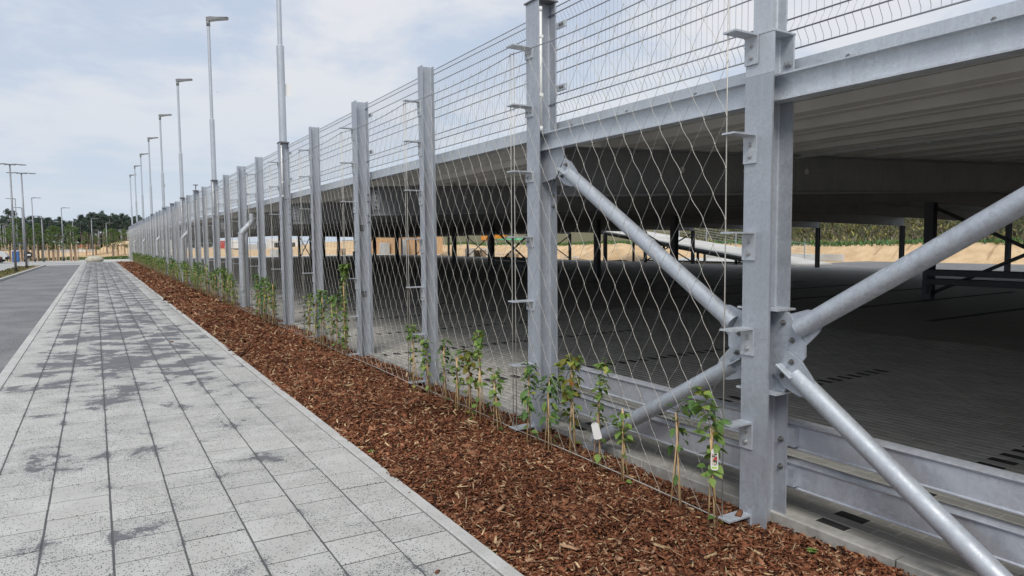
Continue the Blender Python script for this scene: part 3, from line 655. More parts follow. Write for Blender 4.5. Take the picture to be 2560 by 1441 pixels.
# foot plates of the lower braces
for y, r_ in ((4.52, roots[1]), (1.02, roots[-1])):
    put('foot_gusset', MB().box(-.005, .005, -.14, .14, -.2, .05).mesh('foot_gusset', M['galv']), r_, (-.003, y-r_.location.y, 0))

# ------------------------------------------------------------------ guard rails in the braced bays
g25 = guard(2.60, M['galv_rail'])
for (y, z, lab) in ((YK(0)-.04, .372, 'upper guard rail beam in the bay behind the cable net'), (YK(0)-.04, .118, 'lower guard rail beam in the bay behind the cable net'),
                    (YK(-1)-.14, .372, 'upper guard rail beam crossed by the lower tube brace in the open bay'), (YK(-1)-.14, .118, 'lower guard rail beam crossed by the tube brace in the open bay')):
    t = thing('guard_rail', lab, 'guard rail', (XF+.235+.02, y, z)); put('rail', g25, t)
    sp = MB().box(-.0545, -.0045, 0, .09, .03, .145).mesh('spacer', M['galv']); put('spacer', sp, t, (0, .03 if y > 1 else 2.49, 0))

# ------------------------------------------------------------------ welded mesh fence panels
def panel():
    v = MB(); h = MB(); L = 2.45; n = 50; zs = [0, .035, .10, .165, .20, .40, .49, .59, .80, .835, .90, .965, .985]; dx = [0, 0, -.042, 0, 0, 0, 0, 0, 0, 0, -.042, 0, 0]
    for q in range(n):
        y = -L/2+L*q/(n-1); v.tube([(d, y, z) for z, d in zip(zs, dx)], .0018, 5, False)
    for z, d in ((0, 0), (.10, -.042), (.185, 0), (.39, 0), (.49, 0), (.59, 0), (.815, 0), (.90, -.042), (.978, 0)):
        h.tube([(d-.0045, -L/2-.012, z), (d-.0045, L/2+.012, z)], .0050, 6)
    return v.mesh('vertical_wires', M['wire_light'], True), h.mesh('horizontal_bars', M['wire'], True)
PV, PH = panel()
CL = MB().cbox(-.012, .012, 0, .142, -.028, .028, .003).mesh('clamp', M['galv_bright'])
for i in range(-1, NP):
    lab, grp = 'welded wire mesh fence panel with two wavy folds between facade posts', 'mesh fence panels along the deck'
    if i == 0: lab, grp = 'welded wire mesh fence panel above the tie beam with rust spots', None
    if i == -1: lab, grp = 'welded wire mesh fence panel above the plain tie beam, without cable net', None
    if 0 < i < 9: lab, grp = 'wavy-folded mesh fence between '+between(i), None
    t = thing('mesh_fence', lab, 'fence', (XF+.225, YK(i)+1.2478, 2.855), grp)
    put('vertical_wires', PV, t); put('horizontal_bars', PH, t)
    if i < 10 and i % 2 == 0:
        for z in (.235, .79):
            c_ = put('clamp', CL, t, (-.018, 1.006, z)); put('bolt', BOLTS, c_, (-.012, .04, 0), (0, -PI/2, 0)); put('bolt', BOLTS, c_, (-.012, .075, 0), (0, -PI/2, 0))

# ------------------------------------------------------------------ stainless cable nets
def net():
    m = MB(); m2 = MB(); f = MB(); W = 2.4955-.06; nc = 13; cw = W/nc; rh = .1555; z0 = .02; nr = 22
    yof = lambda c, r: -W/2 + cw*(c + (.5 if r % 2 else 0))
    rs = random.Random(3)
    nodes = {}
    for r in range(nr+1):
        for c in range(-1, nc+1):
            y = min(max(yof(c, r), -W/2), W/2); z = z0+rh*r
            nodes[c, r] = (rs.uniform(-.004, .004), y+(0 if abs(y) > W/2-.02 else rs.uniform(-.007, .007)), z+rs.uniform(-.006, .006))
    def seg(a, b):
        A, B = Vector(a), Vector(b); P = []; lead = B.y > A.y
        for q in range(7):
            t = q/6; e = .5-.5*math.cos(PI*t); kk = .5 if lead else .25
            P.append((A.x+(B.x-A.x)*t, A.y+(B.y-A.y)*((1-kk)*t+kk*e), A.z+(B.z-A.z)*t))
        (m if lead else m2).tube(P, .0015 if lead else .0012, 4, False)  # lighting difference between the two leans is put into radius and steel tone
    for r in range(nr):
        for c in range(nc+1):
            d = 0 if r % 2 == 0 else 1
            for c2 in ((c-1, c) if r % 2 == 0 else (c, c+1)):
                if (c, r) in nodes and (c2, r+1) in nodes and abs(nodes[c, r][1]-nodes[c2, r+1][1]) > .02: seg(nodes[c, r], nodes[c2, r+1])
    for (c, r), p in nodes.items():
        if 0 <= c <= nc-1: f.tube([(p[0], p[1], p[2]-.007), (p[0], p[1], p[2]+.007)], .0034, 6)
    return m.mesh('cable_mesh', M['rope'], True), f.mesh('ferrules', M['rope'], True), m2.mesh('thin_shaded_cable_mesh', M['rope_shaded'], True), W
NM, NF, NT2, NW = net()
rope_v = MB().tube([(0, 0, -.03), (0, 0, 1.5), (.002, .003, 2.4), (0, 0, 3.44)], .0042, 6).mesh('edge_rope', M['rope'], True)
def sag(L, d, r, n=12): return [(0, -L/2+L*q/n, d*(1-(2*q/n-1)**2)) for q in range(n+1)]
rope_t = MB().tube(sag(2.4955, -.045, 0), .0045, 6).mesh('border_rope', M['wire'], True)
rope_b = MB().tube(sag(2.4955, .012, 0), .0045, 6).mesh('border_rope', M['rope'], True)
XN = XF-.185
for i in range(0, NP):
    lab, grp = 'stainless steel cable net with diamond meshes hung between facade posts', 'cable nets along the facade'
    if 0 < i < 9: lab, grp = 'diamond cable net between '+between(i), None
    if i == 0: lab, grp = 'stainless steel cable net hanging in front of the two left tube braces', None
    t = thing('cable_net', lab, 'cable net', (XN, YK(i)+1.2478+.05, -.06), grp)
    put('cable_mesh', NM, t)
    i < 15 and put('thin_shaded_cable_mesh', NT2, t)
    if i < 9: put('ferrules', NF, t)['kind'] = 'stuff'
    for s in (-1, 1): put('edge_rope', rope_v, t, (0, s*(NW/2+.002), .02))
    put('border_rope', rope_t, t, (-.005, 0, 3.44)); put('border_rope', rope_b, t, (-.005, 0, .012))

# ------------------------------------------------------------------ lamp masts on the facade columns
def mast_parts():
    lo = MB().tube([(0, 0, 0), (0, 0, 2.03)], .078, 18); lo.tube([(0, 0, 2.03), (0, 0, 2.06)], [.078, .052], 18)
    up = MB().tube([(0, 0, 2.05), (0, 0, 5.20)], .050, 16)
    fl_ = MB().cbox(-.10, .10, -.10, .10, 0, .014, .002)
    nk = MB().tube([(0, 0, 5.12), (0, 0, 5.32)], .062, 14)
    hd = MB(); prof = [(-.07, -.045), (.0, -.075), (.16, -.06), (.30, -.03), (.62, -.015), (.66, .01), (.62, .03), (.30, .035), (.05, .06), (-.07, .05)]
    n = len(prof); ws = [.06, .07, .09, .13, .13, .10, .13, .13, .09, .06]
    hd.v += [(u*.98, -w_, v) for (u, v), w_ in zip(prof, ws)]+[(u*.98, w_, v) for (u, v), w_ in zip(prof, ws)]
    hd.f += [tuple(range(n)), tuple(range(2*n-1, n-1, -1))]+[(i, n+i, n+(i+1) % n, (i+1) % n) for i in range(n)]
    return lo.mesh('lower_tube', M['galv_tube'], True), up.mesh('upper_tube', M['galv_tube'], True), fl_.mesh('base_plate', M['dark_cap']), nk.mesh('spigot', M['lamp_head'], True), hd.mesh('lamp_head', M['lamp_head'])
LO, UP, FLG, NK, HD = mast_parts()
autosmooth(LO, 40); autosmooth(UP, 40)
for i in range(5, NP, 4):
    lab, grp = 'stepped galvanised lamp mast standing on a capped facade column', 'lamp masts on the facade columns'
    if i == 5: lab, grp = 'stepped galvanised lamp mast with a small white plate on its shaft', None
    t = thing('lamp_mast', lab, 'lamp mast', (XF+.1, YK(i), ZT+.0155), grp)
    put('base_plate', FLG, t); put('lower_tube', LO, t, (0, 0, .012)); put('upper_tube', UP, t, (0, 0, .012)); put('spigot', NK, t, (0, 0, .012))
    put('lamp_head', HD, t, (0, 0, 5.37), (0, math.radians(-6), math.radians(-12)))
    if i == 5: put('plate', MB().box(.06, .20, -.004, .004, 1.0, 1.26).mesh('plate', M['pvc']), t)
    if i == 17: put('junction_box', MB().box(.05, .12, -.03, .03, 1.2, 1.42).mesh('junction_box', M['grey_paint']), t)

# ------------------------------------------------------------------ rainwater pipes
def pipe(i, dy, big):
    R = .085; y = YK(i)-dy; x = XF-.02
    pts = [(.30, 0, 2.62), (.30, 0, 2.48), (.285, 0, 2.40), (.20, 0, 2.28), (.06, 0, 2.14), (.012, 0, 2.07), (0, 0, 1.98), (0, 0, 1.2), (0, 0, -.12)]
    lab, grp = ('galvanised downpipe with a round inspection cap standing in the mulch', None) if big else ('galvanised rainwater downpipe between distant facade columns', 'rainwater downpipes')
    t = thing('downpipe', lab, 'downpipe', (x, y, ZB+.02), grp)
    put('pipe', autosmooth(MB().tube(pts, R, 18).mesh('pipe', M['galv_tube']), 60), t)
    for z in (1.92, 2.06): put('collar', MB().tube([(0, 0, z), (0, 0, z+.03)], R+.008, 18).mesh('collar', M['galv_bright'], False), t)
    put('collar', MB().tube([(.16, 0, 2.245), (.185, 0, 2.268)], R+.008, 18).mesh('collar', M['galv_bright']), t)
    for z in (1.55, .62, .35): put('collar', MB().tube([(0, 0, z), (0, 0, z+.022)], R+.006, 18).mesh('collar', M['galv_bright']), t)
    for s in (-1, 1): put('clamp_lug', MB().box(-.012, .012, s*(R)-.002 if s > 0 else -R-.04, R+.04 if s > 0 else -R+.002, 1.553, 1.57).mesh('clamp_lug', M['galv_bright']), t)
    if big:
        d = Vector((-.55, -.83, 0)).normalized(); c = d*R*.92
        put('inspection_cap', MB().tube([(c.x, c.y, .52), (c.x+d.x*.03, c.y+d.y*.03, .52)], .055, 18).tube([(c.x+d.x*.03, c.y+d.y*.03, .52), (c.x+d.x*.036, c.y+d.y*.036, .52)], .03, 14).mesh('inspection_cap', M['galv_bright']), t)
for i, dy in ((7, .36), (13, .4), (19, .4), (25, .4), (31, .4)): pipe(i, dy, i == 7)

# ------------------------------------------------------------------ young climbers tied to canes
def leaf_mesh(name, mat, L=.06, W=.026, fold=.25, curl=.25):
    m = MB(); pts = [0, .18, .42, .7, 1.0]; ws = [0.04, .75, 1.0, .62, .0]
    for t, w_ in zip(pts, ws):
        z = -curl*L*t*t; m.v += [(L*t, -W*w_, z+fold*W*w_), (L*t, 0, z), (L*t, W*w_, z+fold*W*w_)]
    for a in range(4):
        b = a*3; m.f += [(b, b+3, b+4, b+1), (b+1, b+4, b+5, b+2)]
    return m.mesh(name, mat, True)
LEAF = {'leaf': [leaf_mesh('leaf', M['leaf'], .066, .025), leaf_mesh('leaf', M['leaf'], .050, .021, .3, .1)],
        'leaf_dark': [leaf_mesh('leaf', M['leaf_dark'], .085, .020, .3, .35), leaf_mesh('leaf', M['leaf_dark'], .066, .018)],
        'leaf_rust': [leaf_mesh('leaf', M['leaf_rust'], .076, .030, .2, .4), leaf_mesh('leaf', M['leaf'], .062, .026, .2, .3)]}
LARR = {k_: [(np.array([v.co[:] for v in m_.vertices]), np.array([list(p.vertices) for p in m_.polygons])) for m_ in ms] for k_, ms in LEAF.items()}
def cane_mesh(p0, p1): return MB().tube([p0, p1], .0052, 6).mesh('cane', M['cane'], True)
def climber(x, y, H, kind, nleaf, seed, label, group=None, single=True, bushy=.5, tendril=None, low=.25, base_z=None):
    rs = random.Random(seed); zb = base_z if base_z is not None else zm(x, y)-.015
    root = thing('climbing_plant', label, 'climbing plant', (x, y, zb), group)
    cx, cy = rs.uniform(-.03, .03), rs.uniform(-.04, .04); ct = Vector((cx, cy, H*.86))
    for q in range(3):
        a = 2*PI*q/3+rs.uniform(-.5, .5); r_ = rs.uniform(.025, .06)
        put('cane', cane_mesh((r_*math.cos(a), r_*math.sin(a), -.03), tuple(ct+Vector((-.010*math.cos(a), -.010*math.sin(a), rs.uniform(-.02, .10))))), root)
    P = []
    for q in range(15):
        t = q/14; P.append((cx*t+.016*math.sin(9*t+seed), cy*t+.016*math.cos(8*t+seed), H*t))
    if tendril: P += [tuple(Vector(P[-1])+Vector(d)) for d in tendril]
    put('stem', MB().tube(P, [.0045*(1-.6*q/len(P)) for q in range(len(P))], 5).mesh('stem', M['stem'], True), root)
    mats = []
    for q in range(nleaf):
        u = rs.random(); t = low+(1-low)*(1-(1-u)**(1.0+bushy)) if rs.random() < .86 else rs.uniform(.08, 1)
        k_ = min(int(t*(len(P)-1)), len(P)-2); f = t*(len(P)-1)-k_; c = Vector(P[k_]).lerp(Vector(P[k_+1]), f)
        if tendril and rs.random() < .22:
            k2 = 14+rs.randrange(len(P)-15) if len(P) > 16 else 14; c = Vector(P[k2]).lerp(Vector(P[k2+1]), rs.random())
        a = rs.uniform(0, 2*PI); rad = rs.uniform(.0, .055)*(.5+bushy)*(1.0 if t > .45 else .6)
        c += Vector((math.cos(a)*rad, math.sin(a)*rad, rs.uniform(-.02, .02)))
        S = rs.uniform(.7, 1.25)
        mats.append((Matrix.Translation(c) @ Matrix.Rotation(a+rs.uniform(-.6, .6), 4, 'Z') @ Matrix.Rotation(rs.uniform(-.5, 1.0), 4, 'Y') @ Matrix.Rotation(rs.uniform(-.6, .6), 4, 'X') @ Matrix.Scale(S, 4), rs.randrange(2)))
    if single:
        for mw, v in mats:
            o = put('leaf', LEAF[kind][v], root); o.matrix_basis = mw
    else:
        VV, FF, off, CC = [], [], 0, []
        for mw, v in mats:
            a, f = LARR[kind][v]; A = np.array(mw); VV.append(a@A[:3, :3].T+A[:3, 3]); FF.append(f+off); off += len(a); CC.append(np.full((len(a), 3), rs.random()))
        me = npmesh('foliage', np.concatenate(VV), np.concatenate(FF), M[kind], np.concatenate(CC), True)
        o = put('foliage', me, root); o['kind'] = 'stuff'
    return root
near_plants = [
    (3.15, 2.80, .66, 'leaf', 60, 1, 'climber with a printed picture tag tied to its canes', .3, [(-.02, .05, .10), (.02, .06, .16), (-.01, .07, .22)]),
    (3.20, 3.17, .66, 'leaf_dark', 48, 2, 'climber with arching reddish tip whose shoot leans towards the gusset column', .4, [(0, -.04, .06), (.01, -.13, .09), (.0, -.24, .07), (.0, -.32, .0)]),
    (3.25, 3.76, .58, 'leaf', 42, 3, 'low leafy climber with one bare cane tip standing clear', .3, None),
    (3.29, 4.11, .66, 'leaf', 62, 4, 'climber with a blank white tag and a long upright shoot', .3, [(0, -.03, .08), (.0, -.05, .17), (0, -.10, .25)]),
    (3.29, 4.45, .84, 'leaf_rust', 95, 5, 'bushy yellowing climber with drooping reddish leaves at the top', 1.0, None),
    (3.24, 4.72, .66, 'leaf_dark', 66, 6, 'dark drooping climber just past the capped column foot', .7, None),
    (3.19, 4.96, .74, 'leaf_dark', 66, 7, 'narrow dark-leaved climber standing in front of the capped column', .5, None),
    (3.12, 5.38, .62, 'leaf', 46, 8, 'small pale green climber beside the doubled edge ropes', .3, None),
    (3.13, 5.74, .80, 'leaf', 62, 9, 'tall green climber with a pale upright tip beside the rusty-leaved one', .3, [(0, .01, .05), (0, .02, .11)]),
    (3.15, 6.00, .70, 'leaf_rust', 70, 10, 'climber with large rust-brown leaves at its top', .9, None),
    (3.17, 6.30, .64, 'leaf', 40, 11, 'thin climber with sparse leaves between the two rope brackets', .2, None),
    (3.19, 6.64, .72, 'leaf_dark', 40, 12, 'climber with few long dark leaves on pale canes', .3, None),
    (3.19, 7.08, .70, 'leaf', 60, 13, 'climber with dry brown leaves in front of the slim post', .5, None),
    (3.17, 7.40, .74, 'leaf', 62, 14, 'leafy climber with a side shoot lying over the mulch beside the slim post', .4, [(-.02, .03, .05), (0, .02, .10)]),
]
for x, y, H, kind, nl, sd_, lab, bu, td in near_plants: climber(x, y, H, kind, int(nl*1.15), sd_, lab, None, True, bu, td, .42)
# the tall one by the third column and its companions
climber(3.24, 10.30, 1.32, 'leaf', 330, 30, 'very tall leafy climber grown up the edge rope beside the patched column', None, False, .35, [(.0, .0, .07), (0, -.05, .11), (0, -.11, .12)], .1)
gl, gg = 'young climber on canes in the row along the net foot', 'young climbers further along the facade'
def row_label(y):
    i = int((y-YK(0))/2.4955); bt_ = between(i)
    return ('young climber between '+bt_, 'climbers in bay %d' % i) if bt_ else (gl, gg)
spots = [(3.23, 10.6), (3.24, 10.98), (3.20, 11.25), (3.19, 11.42), (3.15, 11.62), (3.1, 11.9)]
for a, b, n in ((14.9, 17.2, 9), (19.6, 19.75, 2), (20.4, 22.0, 7), (22.9, 25.2, 8), (26.2, 29.4, 11), (30.6, 34.4, 12), (35.6, 39.6, 13), (40.6, 45, 14), (45.8, 50, 12), (51, 58, 20), (58.6, 66, 18), (67, 78, 26)):
    for q in range(n): spots.append((3.2+random.uniform(-.09, .1), a+(b-a)*(q+.5+random.uniform(-.3, .3))/n))
protos = []
for q, (x, y) in enumerate(spots):
    if len(protos) < 12:
        r_ = climber(x, y, random.uniform(.80, 1.05), random.choice(['leaf', 'leaf', 'leaf_dark', 'leaf_rust'] if q < 6 else ['leaf', 'leaf', 'leaf', 'leaf_dark']), 76, 100+q, *row_label(y), False, random.uniform(.4, .9), None, .35); protos.append(r_)
    else:
        src = protos[q % 12]; c = src.copy(); COL.objects.link(c); c.location = (x, y, zm(x, y)-.015); c.rotation_euler = (0, 0, random.uniform(0, 6.28)); s = random.uniform(.8, 1.12); c.scale = (s*1.1, s*1.1, s); c['label'], c['group'] = row_label(y)
        for ch in src.children:
            d = ch.copy(); COL.objects.link(d); d.parent = c
# tags on two plants
t1 = thing('plant_tag', 'white plant tag with a colour flower picture hung on the first climber', 'tag', (3.105, 2.775, zm(3.1, 2.77)+.40))
tagp = [(-.022, 0), (-.020, .11), (-.008, .125), (.008, .125), (.020, .11), (.022, 0), (.012, -.008), (-.012, -.008)]
put('card', MB().prism(tagp, lambda u, v: (-.0008, u, v), lambda u, v: (.0008, u, v)).mesh('card', M['tagwhite']), t1)
k = NT('tag_print'); p = k.objc(); vo = k.n('ShaderNodeTexVoronoi', {'Vector': p, 'Scale': 110.}); c = k.n('ShaderNodeSeparateColor', {0: vo.outputs['Color']})
cc = k.mix(k.math('GREATER_THAN', c.outputs[0], .62), (.03, .10, .06), (.55, .50, .42)); cc = k.mix(k.math('GREATER_THAN', c.outputs[1], .80), cc, (.50, .05, .05)); k.fin(cc, .4)
put('picture', MB().box(-.0013, -.0009, -.016, .016, .022, .092).mesh('picture', k.m), t1)
put('stripe', MB().box(-.0013, -.0009, -.016, .016, .001, .014).mesh('stripe', plain('tag_stripe', (.45, .66, .12), .5)), t1)
t1.rotation_euler = (0, 0, math.radians(35))
t2 = thing('plant_tag', 'blank white tag hanging tilted on the climber with the long upright shoot', 'tag', (3.24, 4.05, zm(3.24, 4.05)+.28))
put('card', MB().prism([(u*1.5, v) for u, v in tagp], lambda u, v: (-.0008, u, v), lambda u, v: (.0008, u, v)).mesh('card', M['tagwhite']), t2); t2.rotation_euler = (math.radians(-14), 0, math.radians(35))
# a stray piece of bark on the lowest bracket
v, f, c = chips(0, 1, 1, 1.0); v = np.array([(-.042, -.02, 0), (.042, -.016, 0), (.046, .018, 0), (-.038, .022, 0), (-.036, -.014, .018), (.034, -.012, .022), (.036, .012, .02), (-.03, .014, .016)])
tag(put('bark_piece', npmesh('bark_piece', v, BOXF, M['bark'], np.repeat([[.20, .09, .05]], 8, 0)), None, (XF-.06, YK(0)+.05, BZ[0]+.0005), (0, 0, .5)), 'stray brown piece of bark lying on the lowest bracket of the spliced column', 'bark piece')

# ------------------------------------------------------------------ things beyond the deck: sand bank, weeds, ramp, cabin
def heightfield(name, xs, ys, fz, mat):
    m = MB(); nx = len(xs)
    for y in ys:
        for x in xs: m.v.append((x, y, fz(x, y)))
    for j in range(len(ys)-1):
        for i in range(nx-1): a = j*nx+i; m.f.append((a, a+1, a+nx+1, a+nx))
    return struct(name, m.mesh(name, mat, True))
def bank(x, y):
    t = min(max((x-50.6)/3.0, 0), 1); s = t*t*(3-2*t)
    z = -.10+1.36*s+.10*math.sin(.31*y)*s+.05*math.sin(1.3*y+x)*s
    return z
heightfield('sand_bank', [45, 49, 50.4, 51, 51.6, 52.2, 52.8, 53.4, 54.2, 55.5], [-40+2.*j for j in range(95)], bank, M['sand'])
sheet('bank_path', [(55.4, -40), (57.2, -40), (57.2, 150), (55.4, 150)], 1.30, M['street'])
def hill(x, y): return 1.27+min(max((x-57), 0)/8, 1)*2.6+max(0, x-65)*.05+.25*math.sin(.2*y)*min(max((x-57), 0)/6, 1)
heightfield('weed_hill', [55.0, 56.9, 58, 60, 62, 64, 66, 70, 80], [-40+5.*j for j in range(39)], lambda x, y: hill(x, y)-.03 if x > 57 else 1.22, M['weed_soil'])
sheet('yard_strip', [(XR+.8, 0), (50.8, 0), (50.8, 30.5), (44, 30.5), (37.9, 27.2), (XR+.8, 27.2)], -.06, M['asphalt'])
# weeds: dense stalks and blades
def weeds(nm, n, xr, yr, zf_, hr, cols, wid):
    x = RNG.uniform(*xr, n); y = RNG.uniform(*yr, n); z = np.array([zf_(a, b) for a, b in zip(x, y)]); clump = .5+.5*np.sin(1.1*x+.7*y)*np.sin(.9*y+2)
    h = RNG.uniform(*hr, n)*(.6+.6*clump); a = RNG.uniform(0, 2*PI, n); lx = RNG.normal(0, .42, n)*h; ly = RNG.normal(0, .42, n)*h; wd = RNG.uniform(.6, 1.4, n)*wid
    dx, dy = np.cos(a)*wd, np.sin(a)*wd
    V = np.stack([np.stack([x-dx*.5, y-dy*.5, z-.03], 1), np.stack([x+dx*.5, y+dy*.5, z-.03], 1), np.stack([x+lx*.5+dx, y+ly*.5+dy, z+h*.6], 1), np.stack([x+lx, y+ly, z+h], 1), np.stack([x+lx*.5-dx, y+ly*.5-dy, z+h*.6], 1)], 1)
    V = V.reshape(-1, 3); b = np.arange(n)*5
    F = np.concatenate([np.stack([b, b+1, b+2, b+4], 1), np.stack([b+4, b+2, b+3, b+3], 1)])
    F = np.concatenate([np.stack([b, b+1, b+2], 1), np.stack([b, b+2, b+4], 1), np.stack([b+4, b+2, b+3], 1)])
    c = np.array(cols)[RNG.integers(0, len(cols), n)]*RNG.uniform(.7, 1.3, (n, 1)); c = np.repeat(c[:, None], 5, 1).reshape(-1, 3)
    return npmesh(nm, V, F, M['weeds'], c)
o = put('weed_growth', weeds('weed_growth', 16000, (57.2, 68), (-5, 60), hill, (.18, .62), [(.12, .14, .055), (.16, .155, .065), (.23, .21, .09), (.15, .125, .095), (.13, .11, .09), (.11, .09, .075), (.33, .30, .09), (.08, .12, .045), (.19, .17, .13)], .075)); o['kind'] = 'stuff'
tag(o, 'tall dry and green weeds covering the hill behind the sand bank', 'weeds')
o = put('bank_grass', weeds('bank_grass', 9000, (53.0, 55.3), (-5, 110), bank, (.10, .42), [(.07, .15, .045), (.10, .19, .06), (.15, .20, .07), (.06, .13, .06)], .06)); o['kind'] = 'stuff'
tag(o, 'green grass tufts along the top of the sand bank', 'grass')
# ramp rising to the deck behind the far columns
rp = thing('access_ramp', 'pale concrete access ramp on dark steel rising to the deck', 'ramp', (39.8, 38, -.05))
s_ = .137; R0y, R1y = 27.9, 47.0
def rz(y): return (y-27.9)*s_
for j in range(12):
    ya = R0y+(R1y-R0y)*j/12; yb = R0y+(R1y-R0y)*(j+1)/12-.02
    put('ramp_plank', MB().add([(-2.2, ya-38, rz(ya)+.0), (2.6, ya-38, rz(ya)), (2.6, yb-38, rz(yb)), (-2.2, yb-38, rz(yb)), (-2.2, ya-38, rz(ya)+.10), (2.6, ya-38, rz(ya)+.10), (2.6, yb-38, rz(yb)+.10), (-2.2, yb-38, rz(yb)+.10)], BOXF.tolist()).mesh('ramp_plank', M['conc']), rp)
for x in (-2.25, 2.62):
    put('side_beam', MB().prism([(29.5, -.22), (R1y, -.22), (R1y, .0), (29.5, .0)], lambda y, z: (x-.05, y-38, rz(y)+z), lambda y, z: (x+.05, y-38, rz(y)+z)).mesh('side_beam', M['inner_steel']), rp)
for y in (32, 35.5, 39, 42.5, 46):
    for x in (-2.1, 2.4): put('ramp_leg', MB().box(x-.07, x+.07, y-38-.07, y-38+.07, 0, rz(y)-.222).mesh('ramp_leg', M['inner_steel']), rp)
for y in (30, 33, 36, 39, 42, 45): put('railing_post', MB().box(2.55, 2.6, y-38-.03, y-38+.03, rz(y)+.1, rz(y)+1.2).mesh('railing_post', M['galv']), rp)
for q in range(5): put('railing_wire', MB().tube([(2.57, 29.5-38, rz(29.5)+.35+q*.2), (2.57, R1y-38, rz(R1y)+.35+q*.2)], .012, 5).mesh('railing_wire', M['galv']), rp)
sheet('concrete_apron', [(XR+1.2, 27.4), (44.5, 30.8), (50, 34), (50.4, 60), (42.6, 60), (42.6, 30), (37.5, 28.4)], -.045, M['conc'])
rw = tag(put('retaining_wall', MB().cbox(-.12, .12, -7, 7, 0, .55, .01).mesh('retaining_wall', M['conc'])), 'low pale concrete wall at the foot of the sand bank', 'wall'); rw.location = (50.1, 39, -.08)
# timber clad cabin with a grey door and cabinet
hb = thing('timber_cabin', 'cabin clad in upright orange larch boards beyond the deck', 'cabin', (41.5, 100, -.1))
put('wall', MB().box(-2.9, 2.2, -9, 9, 0, 3.2).mesh('wall', M['wood']), hb)
bd = MB().box(-.012, .012, -.07, .07, 0, 3.2).mesh('board', M['wood'])
for q in range(113):
    y = -8.93+q*.159
    if not (-7.6 < y < -5.9): put('board', bd, hb, (-2.913, y, 0))
for q in range(32): put('board', bd, hb, (-2.82+q*.159, -9.013, 0), (0, 0, PI/2))
put('roof', MB().box(-3.2, 2.5, -9.3, 9.3, 3.202, 3.4).mesh('roof', M['inner_steel']), hb)
dr = put('door', MB().cbox(-2.96, -2.905, -7.5, -6.0, .02, 2.25, .005).mesh('door', M['conc']), hb)
cb = thing('switch_cabinet', 'light grey two-door switch cabinet in front of the timber cabin', 'cabinet', (37.9, pix(962, 640, X=37.9).y, -.05))
put('housing', MB().cbox(-.4, .4, -1.1, 1.1, 0, 1.75, .01).mesh('housing', M['grey_paint']), cb)
for s in (-1, 1): put('door', MB().cbox(-.425, -.402, s*.54-.52, s*.54+.52, .15, 1.68, .004).mesh('door', M['grey_paint']), cb)
put('handle', MB().box(-.45, -.426, -.1, -.05, .85, 1.05).mesh('handle', M['black']), cb)
# building site machines beyond
def truck(name, lab, loc, rz_, cab, body, L=6.0):
    t = thing(name, lab, 'truck', loc, None, (0, 0, rz_))
    put('load_body', MB().cbox(-L/2, L/2-2.0, -1.15, 1.15, .9, 2.6, .04).mesh('load_body', body), t)
    put('cab', MB().prism([(L/2-1.9, .7), (L/2, .7), (L/2, 1.6), (L/2-.35, 2.5), (L/2-1.9, 2.5)], lambda u, v: (u, -1.1, v), lambda u, v: (u, 1.1, v)).mesh('cab', cab), t)
    put('windscreen', MB().prism([(L/2+.012, 1.62), (L/2+.006, 1.65), (L/2-.32, 2.42), (L/2-.31, 2.40)], lambda u, v: (u, -.95, v), lambda u, v: (u, .95, v)).mesh('windscreen', M['glass']), t)
    put('chassis', MB().box(-L/2, L/2-.2, -.5, .5, .55, .88).mesh('chassis', M['black']), t)
    wm = MB().tube([(0, -.14, 0), (0, .14, 0)], .48, 18).mesh('wheel', M['tyre'])
    for x in (-L/2+.9, -L/2+2.1, L/2-1.0):
        for y in (-.95, .95): put('wheel', wm, t, (x, y, .48))
    return t
truck('tipper_truck', 'red and white lorry standing beyond the end of the deck', (23.6, 150, -.12), math.radians(175), M['red'], M['white_paint'], 5.6)
truck('dump_truck', 'orange construction truck on the sand beyond the ramp', (60, 104, 1.27), math.radians(95), M['orange'], M['orange'], 5)
pb = MB().tube([(0, -4, 0), (0, 4, 0)], .25, 12).mesh('plastic_pipe', M['green_pipe'], True)
for q, (x, z) in enumerate(((0, .25), (.52, .25), (1.04, .25), (.26, .70), (.78, .70))):
    tag(put('plastic_pipe', pb, None, (59+x, 98, 1.27+z), (0, 0, 0)), 'green plastic pipe in the small stack on the sand bank', 'pipe', 'green pipes in the stack')
heightfield('sand_heap', [24+2*i for i in range(15)], [106+2*j for j in range(15)], lambda x, y: -.17+2.2*max(0, 1-((x-38)/13)**2-((y-120)/13)**2)+.2*math.sin(x)*math.sin(.8*y)*max(0, 1-((x-38)/13)**2-((y-120)/13)**2), M['sand'])
sheet('sand_yard', [(4, 101), (60, 101), (60, 180), (4, 180)], -.11, M['sand'])
sheet('sand_field', [(XR+.9, 48), (45.2, 48), (45.2, 86), (57, 86), (57, 100.8), (45.5, 100.8), (45.5, 87), (XR+.9, 79)], -.09, M['sand'])
for q, (x, y, w_, lab) in enumerate(((8, 118, 4.5, 'white site container beyond the end of the fence'), (30, 131, 5.5, 'pale site container standing behind the sand heap'), (48, 128, 6, 'white site container beside the green pipes'))):
    t = thing('site_container', lab, 'container', (x, y, -.11)); put('body', MB().cbox(-w_/2, w_/2, -1.2, 1.2, .12, 2.7, .03).mesh('body', M['white_paint']), t)
    put('skid', MB().box(-w_/2, w_/2, -1.1, 1.1, 0, .118).mesh('skid', M['black']), t)
    for s in (-1, 1): put('window', MB().box(s*w_/4-.5, s*w_/4+.5, -1.215, -1.201, 1.1, 2.0).mesh('window', M['glass']), t)

